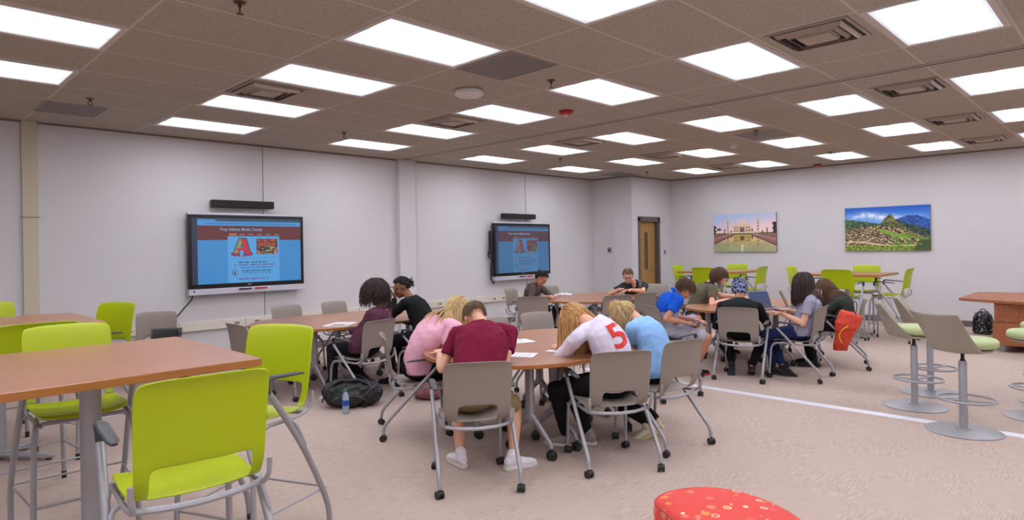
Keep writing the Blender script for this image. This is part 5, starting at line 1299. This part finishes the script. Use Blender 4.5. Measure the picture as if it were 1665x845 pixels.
def project_text(ch, size, mt, root, shirt, centre, xdir, ydir, ray_dir, name='number'):
    """lettering wrapped onto the cloth"""
    cu = bpy.data.curves.new('n', 'FONT'); cu.body = ch; cu.size = size; cu.align_x = 'CENTER'; cu.align_y = 'CENTER'; cu.offset = size*0.02
    o = bpy.data.objects.new('n', cu); COL.objects.link(o)
    dg = bpy.context.evaluated_depsgraph_get(); dg.update(); me = bpy.data.meshes.new_from_object(o.evaluated_get(dg)); COL.objects.unlink(o); bpy.data.objects.remove(o)
    bm = bmesh.new(); bm.from_mesh(me); bmesh.ops.triangulate(bm, faces=bm.faces)
    for _ in range(4):
        es = [e for e in bm.edges if e.calc_length() > size*0.06]
        if not es: break
        bmesh.ops.subdivide_edges(bm, edges=es, cuts=1); bmesh.ops.triangulate(bm, faces=bm.faces)
    t = BVHTree.FromPolygons([v.co.copy() for v in shirt.data.vertices], [tuple(p.vertices) for p in shirt.data.polygons])
    kill = []
    for v in bm.verts:
        q = centre+xdir*v.co.x+ydir*v.co.y; hit = t.ray_cast(q-ray_dir*0.35, ray_dir)
        if hit[0] is None: kill.append(v)
        else: v.co = hit[0]-ray_dir*0.006
    bmesh.ops.delete(bm, geom=kill, context='VERTS')
    me2 = bpy.data.meshes.new(name); bm.to_mesh(me2); bm.free(); me2.materials.append(mt)
    q = bpy.data.objects.new(name, me2); COL.objects.link(q); q.parent = root; return q
SILV2 = mat('silver earcup', (190, 186, 190), 0.35, 0.4)
def ex_white(root, H, HM, hs, c):
    num = mat('red number print', (206, 44, 36), 0.7)
    camd = (c['sp'](0.72)+c['org']-Vector((0, 0, EYE))).normalized()
    ctr = c['sp'](0.62)+Vector((0, 0, 0.02))
    xd = camd.cross(Vector((0, 0, 1))).normalized(); yd = xd.cross(camd).normalized()
    a = math.radians(28); X = xd*math.cos(a)+yd*math.sin(a)*-1; Y = yd*math.cos(a)+xd*math.sin(a)
    X2 = xd*math.cos(a)-yd*math.sin(a)*-1.0; 
    X = (xd*math.cos(a)-yd*math.sin(-a)); Y = (yd*math.cos(a)-xd*math.sin(a))
    project_text('5', 0.27, num, root, c['shirt'], ctr+xd*0.065+yd*0.04, X, Y, camd)
def ex_olive(root, H, HM, hs, c):
    n = c['neck']; d = (c['head']-n).normalized(); cf, cl = c['cf'], c['cl']
    ctr = n+d*0.065
    b = MB(); b.tube([ctr+cl*0.098*math.cos(a)-cf*0.085*math.sin(a) for a in [PI*k/14 for k in range(15)]], 0.008, 8)
    hp = b.build('headphones', BLACKP, root)
    for s in (-1, 1):
        q = ctr+cl*s*0.092+cf*0.045+Vector((0, 0, -0.02))
        e = MB(); e.cyl(q-cf*0.0-cl*s*0.012, q+cl*s*0.018, 0.036, 24); e.build('ear_pad', BLACKP, hp, angle=50)
        e = MB(); e.cyl(q+cl*s*0.018, q+cl*s*0.024, 0.026, 24); e.build('ear_cup', SILV2, hp, angle=50)
def ex_glasses(root, H, HM, hs, c):
    b = MB()
    for s in (-1, 1):
        pts = [H(s*0.033+0.023*math.cos(2*PI*k/16), 0.103, 0.004+0.017*math.sin(2*PI*k/16)) for k in range(16)]
        b.tube(pts, 0.0028, 6, closed=True); b.tube([H(s*0.055, 0.103, 0.008), H(s*0.074, 0.08, 0.008), H(s*0.082, 0.0, 0.01)], 0.0026, 6)
    b.tube([H(-0.011, 0.105, 0.006), H(0.011, 0.105, 0.006)], 0.0026, 6)
    b.build('glasses', BLACKP, root)
    # backpack strap over the shoulder
    e = MB(); n, cf, cl = c['neck'], c['cf'], c['cl']
    q = c['shL']*0.5+n*0.5
    e.loft([q-cf*0.16-Vector((0, 0, 0.10)), q-cf*0.05+Vector((0, 0, 0.065)), q+cf*0.05+Vector((0, 0, 0.055)), q+cf*0.115-Vector((0, 0, 0.03)), q+cf*0.15-Vector((0, 0, 0.16))], [(0.03, 0.006)]*5, cl, n=10)
    e.build('bag_strap', mat('grey strap', (86, 84, 84), 0.8), root)
    lg = mat('faded red print', (150, 62, 50), 0.8)
def wrapmat():
    mt = mat('blue patterned cloth', (44, 60, 120), 0.8)
    nt = mt.node_tree; b = nt.nodes['Principled BSDF']; tc = nt.nodes.new('ShaderNodeTexCoord')
    w = nt.nodes.new('ShaderNodeTexWave'); w.inputs['Scale'].default_value = 14; w.inputs['Distortion'].default_value = 9; w.inputs['Detail'].default_value = 2
    nt.links.new(tc.outputs['Object'], w.inputs['Vector']); r = nt.nodes.new('ShaderNodeValToRGB'); e = r.color_ramp.elements
    e[0].position = 0.55; e[0].color = srgb(30, 40, 92); e[1].position = 0.8; e[1].color = srgb(160, 172, 198)
    nt.links.new(w.outputs['Fac'], r.inputs[0]); nt.links.new(r.outputs[0], b.inputs['Base Color']); return mt
def ex_wrap(root, H, HM, hs, c):
    b = MB()
    b.ell(H(0, -0.015, 0.036), (0.090*hs, 0.110*hs, 0.098*hs), HM, 24, 16)
    rng = random.Random(4)
    for k in range(9):
        a = k*0.7; q = (0.042*math.cos(a), -0.112-0.012*math.sin(a*1.7), 0.005+0.040*math.sin(a))
        b.limb([H(q[0]*0.5, q[1]+0.02, q[2]*0.5), H(*q), H(q[0]*1.1+0.012, q[1]-0.006, q[2]-0.02)], [0.018, 0.022, 0.016], 8)
    for k in range(6):
        z = 0.0+0.022*k; b.tube([H(0.093*math.cos(t)*math.cos(z*4), -0.015+0.113*math.sin(t)*math.cos(z*4), 0.02+z+0.012*math.sin(2*t+k)) for t in [2*PI*j/28 for j in range(28)]], 0.009, 6, closed=True)
    remesh(b, 'head_wrap', wrapmat(), root, 0.004, 1)
def ex_plum(root, H, HM, hs, c):
    # row of small lace holes down the upper back
    pm = mat('pale lacing', (170, 120, 140), 0.8); sp = c['sp']
    t = BVHTree.FromPolygons([v.co.copy() for v in c['shirt'].data.vertices], [tuple(p.vertices) for p in c['shirt'].data.polygons])
    b = MB()
    for k in range(8):
        q = sp(0.55+0.045*k); 
        for s in (-1, 1):
            h1 = t.ray_cast(q-c['cf']*0.4+c['cl']*s*0.018, c['cf'])[0]; h2 = t.ray_cast(q-c['cf']*0.4+c['cl']*s*0.004+Vector((0, 0, 0.012)), c['cf'])[0]
            if h1 and h2: b.tube([h1-c['cf']*0.002, h2-c['cf']*0.002], 0.003, 5)
    if b.v: b.build('back_lacing', pm, root)
def ex_polo(root, H, HM, hs, c):
    # collar
    n = c['neck']; d = (c['head']-n).normalized(); c0 = n+d*0.03; a_ = d.orthogonal().normalized(); b_ = d.cross(a_)
    b = MB(); vs = []; N_ = 24
    for r_, o_ in ((0.062, 0.022), (0.072, 0.012), (0.086, -0.022)):
        for k in range(N_):
            vs.append(c0+(a_*math.cos(2*PI*k/N_)+b_*math.sin(2*PI*k/N_))*r_+d*o_)
    b.add(vs, [(i*N_+k, i*N_+(k+1) % N_, (i+1)*N_+(k+1) % N_, (i+1)*N_+k) for i in range(2) for k in range(N_)])
    b.build('collar', c['shirt'].data.materials[0], root, solid=0.004, angle=180)
BLOND = hairmat('blond hair', (192, 164, 116), 0.38); BLOND2 = hairmat('golden blond hair', (190, 146, 92), 0.38); BROWN = hairmat('brown hair', (88, 64, 46)); DBROWN = hairmat('dark brown hair', (58, 44, 40)); BLACKH = hairmat('black hair', (30, 26, 26), 0.15)
SHORTB = hairmat('short light brown hair', (112, 88, 64)); LBROWN = hairmat('long brown hair', (96, 66, 48))
def polomat():
    mt = cloth('blue and grey polo', (20, 84, 200)); nt = mt.node_tree; b = nt.nodes['Principled BSDF']; N = nt.nodes.new; L = nt.links.new
    tc = N('ShaderNodeTexCoord'); s = N('ShaderNodeSeparateXYZ'); L(tc.outputs['Object'], s.inputs[0]); r = N('ShaderNodeValToRGB'); r.color_ramp.interpolation = 'CONSTANT'
    e = r.color_ramp.elements; e[0].position = 0; e[0].color = srgb(168, 170, 186); e[1].position = 0.80; e[1].color = srgb(22, 84, 196); L(s.outputs[2], r.inputs[0]); L(r.outputs[0], b.inputs['Base Color']); return mt
DN = (0, 0, -1)
sneakW = (WHT, SOLW, SOLW); sneakB = (cloth('black sneaker', (40, 38, 40)), SOLB, SOLW)
khaki = cloth('khaki cloth', (150, 128, 92)); jeans = cloth('dark blue denim', (34, 44, 84)); blackp = cloth('black leggings', (24, 22, 24), 0.02)
build_person('maroon', 'person in a maroon shirt bent over the front table, seen from behind', 'light', cloth('maroon jersey', (112, 22, 50)), 'short', khaki, 'short', sneakW, dict(mat=SHORTB, len=0.012, n=900, w=0.0014, seed=3, grav=0.1, nape=-0.52), bot='shorts', fold=0.013, build=1.10)
build_person('white', 'person with long blond hair in a white long sleeved shirt with a red number', 'light', cloth('white jersey', (214, 206, 222)), 'long', blackp, 'long', (cloth('grey sneaker', (150, 140, 136)), SOLW, SOLW), dict(mat=BLOND2, len=0.42, n=1500, w=0.0022, seed=5, grav=0.7, crown=(0, 0.1, 1), wind=(0.55, -0.5, 0), windfrac=0.4), extra=ex_white, fold=0.013, topname='jersey', build=1.08)
build_person('blue', 'person with a blond ponytail in a light blue hoodie beside the number shirt', 'light', cloth('light blue fleece', (140, 184, 232)), 'long', blackp, 'long', (cloth('cream sneaker', (206, 196, 172)), mat('tan rubber sole', (200, 184, 130), 0.6), SOLW), dict(mat=BLOND, len=0.36, n=1300, w=0.0020, seed=6, gather=(0.0, -0.085, 0.115), gdir=(0.0, -0.5, 0.85), wob=0.18, grav=0.75, wind=(0.3, -0.3, 0)), fold=0.018, topname='hoodie')
build_person('pink', 'person with long blond hair in a pink shirt leaning on the front table', 'light', cloth('pink cotton', (228, 172, 192)), 'short', blackp, 'long', (cloth('pale grey sneaker', (160, 160, 168)), SOLW, SOLW), dict(mat=BLOND, len=0.40, n=1500, w=0.0022, seed=8, grav=0.7, crown=(0, 0.1, 1), wind=(-0.25, 0.1, 0), windfrac=0.7), fold=0.014)
build_person('plum', 'person with a dark wavy bob in a plum long sleeved top', 'brown', cloth('plum knit', (82, 46, 62)), 'long', blackp, 'long', sneakW, dict(mat=DBROWN, len=0.25, n=1500, w=0.0026, seed=9, curly=0.22, grav=0.6, vol=1.14), extra=ex_plum, topname='sweater', build=1.08)
build_person('black', 'person in a black hoodie holding a hand to the face behind the plum top', 'brown', cloth('black fleece', (26, 26, 28), 0.03), 'long', blackp, 'long', sneakB, dict(mat=BLACKH, len=0.09, n=500, w=0.0026, seed=10, gather=(0, -0.115, 0.03), gdir=(0, -0.2, 0), wob=0.3, bun=(0, -0.125, 0.035, 0.036)), topname='hoodie', hands={'L': ((0.1, 0.0, 1), (-0.5, 0.7, 0), 0.6)})
build_person('greyhood', 'person with a black beard in a grey brown hoodie reading below the farther screen', 'tan', cloth('taupe fleece', (84, 74, 70)), 'long', cloth('dark trousers', (44, 42, 46)), 'long', sneakB, dict(mat=BLACKH, len=0.035, n=400, w=0.003, seed=11, grav=0.1), topname='hoodie')
build_person('glasses', 'person with glasses and dark shirt looking at a phone in front of the door', 'light', cloth('charcoal cotton', (52, 50, 58)), 'short', khaki, 'long', sneakB, dict(mat=SHORTB, len=0.04, n=450, w=0.003, seed=12, grav=0.1), extra=ex_glasses)
build_person('polo', 'person in a blue polo shirt and grey shorts bent over a phone', 'tan', polomat(), 'short', cloth('light grey shorts', (164, 160, 176)), 'short', (cloth('black knit shoe', (40, 36, 38)), mat('red rubber sole', (196, 36, 46), 0.6), SOLW), dict(mat=BROWN, len=0.07, n=900, w=0.0022, seed=13, grav=0.25), extra=ex_polo, bot='shorts')
build_person('olive', 'person in an olive shirt with headphones around the neck', 'light', cloth('olive cotton', (98, 92, 74)), 'short', cloth('dark jeans', (40, 44, 58)), 'long', sneakB, dict(mat=BROWN, len=0.12, n=1100, w=0.0024, seed=14, grav=0.35, vol=1.05), extra=ex_olive)
build_person('wrap', 'person in a black sweatshirt and blue patterned head wrap, seen from behind', 'tan', cloth('black sweatshirt', (30, 34, 34), 0.03), 'long', blackp, 'long', (cloth('dark teal boot', (44, 52, 58)), SOLB, None), dict(mat=BLACKH, len=0.02, n=60, w=0.003, seed=15), extra=ex_wrap, topname='sweatshirt', build=1.12)
build_person('greytee', 'person with long dark hair in a grey shirt and blue jeans', 'light', cloth('heather grey cotton', (150, 150, 168)), 'short', jeans, 'long', sneakB, dict(mat=DBROWN, len=0.33, n=1500, w=0.0022, seed=16, grav=0.7, vol=1.08), )
build_person('green', 'person with long brown hair in a dark green shirt resting chin on hand', 'light', cloth('dark green cotton', (52, 58, 54)), 'short', blackp, 'long', sneakB, dict(mat=LBROWN, len=0.42, n=1500, w=0.0022, seed=17, grav=0.7, wind=(0.3, -0.45, 0), windfrac=0.7), hands={'L': ((0.0, 0.2, 1), (-0.7, 0.3, 0), 1.1)})
# ------------------------------------------------------------------ things on tables and on the floor
PAPER = mat('white paper', (226, 222, 226), 0.7); INK = mat('printed grey ink', (120, 116, 124), 0.8)
def sheet(name, label, cat, x, y, rz, w_, h_, z=0.743, group=None, lines=7, th=0.002):
    r = thing(name, label, cat, (x, y, z), rz, group)
    vs = []; fs = []; n = 8
    b = MB(); b.box((-w_/2, -h_/2, 0.0005), (w_/2, h_/2, th)); b.build('page', PAPER, r, smooth=False)
    b = MB()
    for k in range(lines):
        yy = h_/2-0.03-k*(h_-0.05)/lines; b.box((-w_/2+0.02, yy-0.002, th), (w_/2-0.02-0.03*(k % 3), yy+0.002, th+0.0004))
    b.build('printed_lines', INK, r, smooth=False)
    return r
r = sheet('notebook', 'open white notebook with a dark clip near the middle of the front table', 'notebook', 4.22, 4.02, math.radians(-20), 0.30, 0.22, th=0.006)
b = MB(); b.loft([(-0.10, 0.10, 0.012), (-0.06, 0.115, 0.02), (0.0, 0.12, 0.018), (0.03, 0.11, 0.01)], [(0.01, 0.006), (0.016, 0.012), (0.014, 0.010), (0.008, 0.004)], (0, 0, 1), n=10); b.build('clip', DARK, r)
sheet('paper_sheet', 'white paper sheet under the arm of the maroon shirt', 'paper', 3.72, 3.52, math.radians(30), 0.216, 0.28)
sheet('paper_sheet', 'white paper under the sleeve of the number shirt', 'paper', 4.12, 3.36, math.radians(10), 0.216, 0.28)
r = sheet('magazine', 'open colourful booklet on the table by the plum top', 'magazine', 3.90, 6.50, math.radians(35), 0.40, 0.27, th=0.008, lines=5)
cm = mat('printed colour picture', (150, 130, 90), 0.5, var=0.6, vscale=40)
MB().box((-0.16, -0.10, 0.008), (-0.02, 0.06, 0.0086)).build('printed_picture', cm, r, smooth=False)
b = MB()
vs = []; fs = []
r = thing('open_book', 'thick open book read by the person in the grey brown hoodie', 'book', (8.80, 7.22, 0.743), math.radians(-60))
for s in (-1, 1):
    n = 10; vs = []
    for i in range(n+1):
        t = i/n; x = s*0.15*t; z = 0.012+0.028*math.sin(PI*min(1, t*1.0)**0.6)*(1-t*0.5)
        vs += [(x, -0.11, z), (x, 0.11, z), (x, -0.11, 0.001), (x, 0.11, 0.001)]
    fs = []
    for i in range(n):
        a, c = i*4, (i+1)*4; fs += [(a, a+1, c+1, c), (a+2, c+2, c+3, a+3), (a, c, c+2, a+2), (a+1, a+3, c+3, c+1)]
    fs += [(0, 2, 3, 1), (n*4, n*4+1, n*4+3, n*4+2)]
    b = MB(); b.add(vs, fs); b.build('page_block', PAPER, r, angle=50)
MB().box((-0.16, -0.115, 0.0), (0.16, 0.115, 0.003)).build('cover', mat('book cover', (90, 60, 50), 0.6), r, smooth=False)
def phone(label, loc, d, up, colr):
    d = Vector(d).normalized(); n = Vector(up).normalized(); n = (n-d*n.dot(d)).normalized(); s = d.cross(n)
    R_ = Matrix((s, d, n)).transposed()
    r = thing('phone', label, 'phone', loc)
    def bx(lo, hi, nm, mt): b = MB(); b.box(lo, hi, R_, Vector((0, 0, 0))); b.build(nm, mt, r, smooth=False, bevel=0.002)
    bx((-0.036, -0.072, -0.005), (0.036, 0.072, 0.003), 'case', colr); bx((-0.033, -0.068, 0.003), (0.033, 0.068, 0.0045), 'display', emis('phone display', (70, 80, 100), 0.5))
    return r
def hand_loc(key, side):
    p = PEOPLE[key]; return p['wr'+side]
phone('phone in an orange case held by the person in the blue polo', (7.47, 4.02, 0.725), (0.7, -0.5, 0.25), (-0.5, 0.1, 1), mat('orange case', (206, 70, 50), 0.5))
gp = PEOPLE['glasses']; q = (Vector(gp['wrL'])+Vector(gp['wrR']))/2+Vector((-0.08, -0.07, 0.03))
phone('phone held in both hands by the person with glasses', q, (-0.75, -0.6, 0.25), (0.4, 0.3, 1), DARK)
gt = PEOPLE['greytee']; q = Vector(gt['wrL'])+Vector((-0.08, 0.03, 0.05))
phone('phone in a red case held by the person with long dark hair', q, (-0.8, 0.4, 0.15), (0.1, -0.3, 1), mat('red case', (190, 50, 62), 0.5))
LAPM = mat('grey aluminium', (150, 148, 158), 0.35, 0.6); KEY = mat('dark keys', (60, 58, 64), 0.6)
def laptop(label, x, y, hd, tilt, disp, back):
    r = thing('laptop', label, 'laptop', (x, y, 0.743), math.radians(hd)-PI/2)
    MB().box((-0.165, -0.23, 0.002), (0.165, 0.0, 0.016)).build('base', LAPM, r, smooth=False, bevel=0.003)
    b = MB()
    for i in range(12):
        for j in range(5): b.box((-0.15+i*0.0252, -0.105+j*0.019, 0.016), (-0.15+i*0.0252+0.021, -0.105+j*0.019+0.015, 0.0175))
    b.build('keyboard', KEY, r, smooth=False)
    MB().box((-0.05, -0.20, 0.016), (0.05, -0.135, 0.0168)).build('touchpad', KEY, r, smooth=False)
    R_ = Matrix.Rotation(math.radians(-tilt), 3, 'X'); c = Vector((0, 0.0, 0.016))
    b = MB(); b.box((-0.165, 0.0, 0.0), (0.165, 0.008, 0.225), R_, c); lid = b.build('lid', back, r, smooth=False, bevel=0.003)
    b = MB(); b.box((-0.155, -0.0012, 0.012), (0.155, 0.0, 0.215), R_, c); b.build('display', disp, lid, smooth=False)
laptop('open laptop with a dark blue screen in the middle of the right table', 8.52, 3.60, 62, 22, emis('blue grey display', (86, 96, 128), 0.8), LAPM)
laptop('open laptop seen nearly edge on beside the person with long dark hair', 8.78, 3.36, 108, 24, mat('laptop screen with painted table reflection', (96, 66, 56), 0.25), mat('dark laptop lid', (88, 72, 66), 0.4))  # brown of the display is the table's reflection put into its colour
# black backpack and bottle on the floor
BPK = mat('black nylon', (26, 28, 30), 0.5, var=0.1, vscale=30, bump=0.2, bscale=200)
r = thing('backpack', 'black backpack lying on the floor beside the plastic bottle', 'backpack', (3.60, 5.74, 0), math.radians(-38))
b = MB(); b.loft([(-0.30, 0, 0.10), (-0.26, 0, 0.125), (-0.12, 0, 0.14), (0.05, 0, 0.135), (0.20, 0, 0.12), (0.27, 0, 0.09)], [(0.08, 0.07), (0.15, 0.11), (0.18, 0.14), (0.17, 0.135), (0.14, 0.11), (0.07, 0.06)], (0, 1, 0), n=18, power=2.6)
b.ell((-0.05, -0.15, 0.10), (0.16, 0.06, 0.085)); b.ell((0.12, 0.05, 0.2), (0.12, 0.10, 0.05))
b.v = [(x, y, max(z, 0.004)) for x, y, z in b.v]
remesh(b, 'pack_body', BPK, r, 0.009, 2, fold=0.03, seed=31, fscale=11)
for s in (-1, 1):
    b = MB(); b.loft([(0.20, s*0.07, 0.20), (0.05, s*0.09, 0.285), (-0.12, s*0.10, 0.29), (-0.26, s*0.11, 0.20), (-0.31, s*0.12, 0.07)], [(0.028, 0.008)]*5, (0, 1, 0), n=10); b.build('shoulder_strap', BPK, r)
b = MB(); b.tube(smooth_path([(-0.2, -0.215, 0.10), (-0.08, -0.225, 0.15), (0.06, -0.205, 0.13), (0.14, -0.17, 0.08)]), 0.004, 6); b.build('zipper', mat('grey zip', (90, 90, 94), 0.4, 0.5), r)
r = thing('water_bottle', 'clear plastic water bottle with green cap in front of the black backpack', 'bottle', (3.36, 5.52, 0))
gm = mat('clear bottle plastic', (196, 214, 226), 0.1, spec=0.6); bs = gm.node_tree.nodes['Principled BSDF']; bs.inputs['Transmission Weight'].default_value = 0.45; bs.inputs['IOR'].default_value = 1.2
MB().lathe([(0.020, 0.002), (0.031, 0.006), (0.033, 0.02), (0.031, 0.04), (0.033, 0.06), (0.033, 0.145), (0.031, 0.16), (0.024, 0.19), (0.0135, 0.212), (0.0135, 0.222)], 28).build('bottle_body', gm, r)
MB().lathe([(0.0338, 0.078), (0.0342, 0.082), (0.0342, 0.128), (0.0338, 0.132)], 28).build('bottle_label', mat('blue label', (30, 74, 170), 0.4, var=0.6, vscale=60), r)
MB().lathe([(0.0155, 0.212), (0.0155, 0.232), (0.014, 0.235)], 20).build('cap', mat('green cap', (24, 128, 92), 0.4), r)
# pink and maroon backpack behind the pink chair
r = thing('backpack', 'pink and dusty rose backpack on the floor behind the pink shirt', 'backpack', (4.32, 5.42, 0), math.radians(-40))
PKB = mat('dusty rose nylon', (150, 96, 100), 0.7, var=0.35, vscale=9, bump=0.2, bscale=160)
b = MB(); b.loft([(0, 0, 0.01), (0, 0, 0.05), (0, 0, 0.22), (0, 0, 0.38), (0, 0, 0.44)], [(0.14, 0.09), (0.165, 0.11), (0.165, 0.115), (0.13, 0.09), (0.07, 0.05)], (1, 0, 0), n=18, power=3)
b.loft([(0, -0.10, 0.03), (0, -0.12, 0.08), (0, -0.12, 0.18), (0, -0.10, 0.22)], [(0.10, 0.03), (0.12, 0.05), (0.12, 0.05), (0.09, 0.03)], (1, 0, 0), n=14, power=3)
remesh(b, 'pack_body', PKB, r, 0.009, 2, fold=0.02, seed=33)
b = MB(); b.tube(smooth_path([(-0.04, 0.0, 0.43), (-0.03, 0, 0.48), (0.03, 0, 0.48), (0.04, 0, 0.43)]), 0.008, 8); b.build('handle', PKB, r)
for s in (-1, 1):
    b = MB(); b.loft([(s*0.07, 0.06, 0.42), (s*0.09, 0.14, 0.34), (s*0.10, 0.13, 0.18), (s*0.12, 0.08, 0.06)], [(0.028, 0.007)]*4, (1, 0, 0), n=10); b.build('shoulder_strap', mat('maroon strap', (96, 44, 50), 0.7), r)
# black speckled backpack by the right wall
r = thing('backpack', 'black and white speckled backpack on the floor by the right wall', 'backpack', (13.62, 1.98, 0), math.radians(80)); r.scale = (0.8, 0.8, 0.78)
m_ = mat('speckled black nylon', (40, 42, 44), 0.6); nt = m_.node_tree; nz = nt.nodes.new('ShaderNodeTexNoise'); nz.inputs['Scale'].default_value = 22; tc = nt.nodes.new('ShaderNodeTexCoord'); nt.links.new(tc.outputs['Object'], nz.inputs[0]); rp = nt.nodes.new('ShaderNodeValToRGB'); rp.color_ramp.elements[0].position = 0.58; rp.color_ramp.elements[0].color = srgb(30, 30, 32); rp.color_ramp.elements[1].position = 0.64; rp.color_ramp.elements[1].color = srgb(180, 180, 184); nt.links.new(nz.outputs['Fac'], rp.inputs[0]); nt.links.new(rp.outputs[0], nt.nodes['Principled BSDF'].inputs['Base Color'])
b = MB(); b.loft([(0, 0, 0.01), (0, 0, 0.05), (0, 0, 0.25), (0, 0, 0.42), (0, 0, 0.50)], [(0.15, 0.11), (0.18, 0.14), (0.18, 0.14), (0.15, 0.11), (0.08, 0.06)], (1, 0, 0), n=18, power=2.8)
b.loft([(0, -0.13, 0.04), (0, -0.15, 0.10), (0, -0.15, 0.22), (0, -0.12, 0.27)], [(0.11, 0.03), (0.13, 0.05), (0.13, 0.05), (0.10, 0.03)], (1, 0, 0), n=14, power=3)
remesh(b, 'pack_body', m_, r, 0.011, 2, fold=0.02, seed=35)
b = MB(); b.tube(smooth_path([(-0.05, 0.0, 0.49), (-0.03, 0, 0.54), (0.03, 0, 0.54), (0.05, 0, 0.49)]), 0.009, 8); b.build('handle', DARK, r)
for s in (-1, 1):
    b = MB(); b.loft([(s*0.08, 0.08, 0.47), (s*0.10, 0.17, 0.36), (s*0.11, 0.16, 0.18), (s*0.13, 0.10, 0.06)], [(0.028, 0.007)]*4, (1, 0, 0), n=10); b.build('shoulder_strap', DARK, r)
# orange bag hanging from the chair of the green shirt
r = thing('drawstring_bag', 'orange red drawstring bag hanging on the rightmost grey chair', 'bag', (8.80, 2.66, 0), math.radians(-73))
ORG = mat('orange red nylon', (206, 62, 34), 0.5, var=0.1, vscale=10)
b = MB(); b.loft([(0.06, 0.03, 0.72), (0.05, 0.02, 0.69), (0.0, 0.0, 0.56), (-0.03, -0.01, 0.42), (-0.07, -0.02, 0.30), (-0.07, -0.02, 0.24)], [(0.115, 0.03), (0.13, 0.06), (0.135, 0.065), (0.095, 0.045), (0.085, 0.03), (0.08, 0.012)], (1, 0, 0), n=20, power=2.4)
remesh(b, 'bag_body', ORG, r, 0.007, 2, fold=0.014, seed=37, fscale=9)
b = MB(); b.tube(smooth_path([(0.02, -0.085, 0.56), (-0.05, -0.085, 0.50), (-0.08, -0.07, 0.42), (-0.05, -0.07, 0.34)]), 0.009, 6); b.build('drawstring', mat('yellow cord', (226, 176, 40), 0.6), r)
b = MB(); b.tube(smooth_path([(0.10, -0.04, 0.70), (0.12, -0.02, 0.80), (0.10, 0.03, 0.86), (0.02, 0.05, 0.80)]), 0.006, 6); b.build('cord', mat('black cord', (34, 32, 34), 0.6), r)
# black box on the armchair by the wall, where the cable ends
r = thing('control_box', 'dark flat box leaning on the grey armchair below the hanging cable', 'box', (2.56, 8.24, 0.452), math.radians(-30))
R_ = Matrix.Rotation(math.radians(-25), 3, 'X')
b = MB(); b.box((-0.17, 0.0, 0.0), (0.17, 0.03, 0.26), R_, Vector((0, 0, 0))); b.build('case', mat('dark green black plastic', (34, 38, 38), 0.35), r, smooth=False, bevel=0.005)
b = MB(); b.box((-0.15, -0.002, 0.02), (0.15, 0.0, 0.24), R_, Vector((0, 0, 0))); b.build('front_panel', mat('dark glossy panel', (22, 26, 26), 0.15), r, smooth=False)
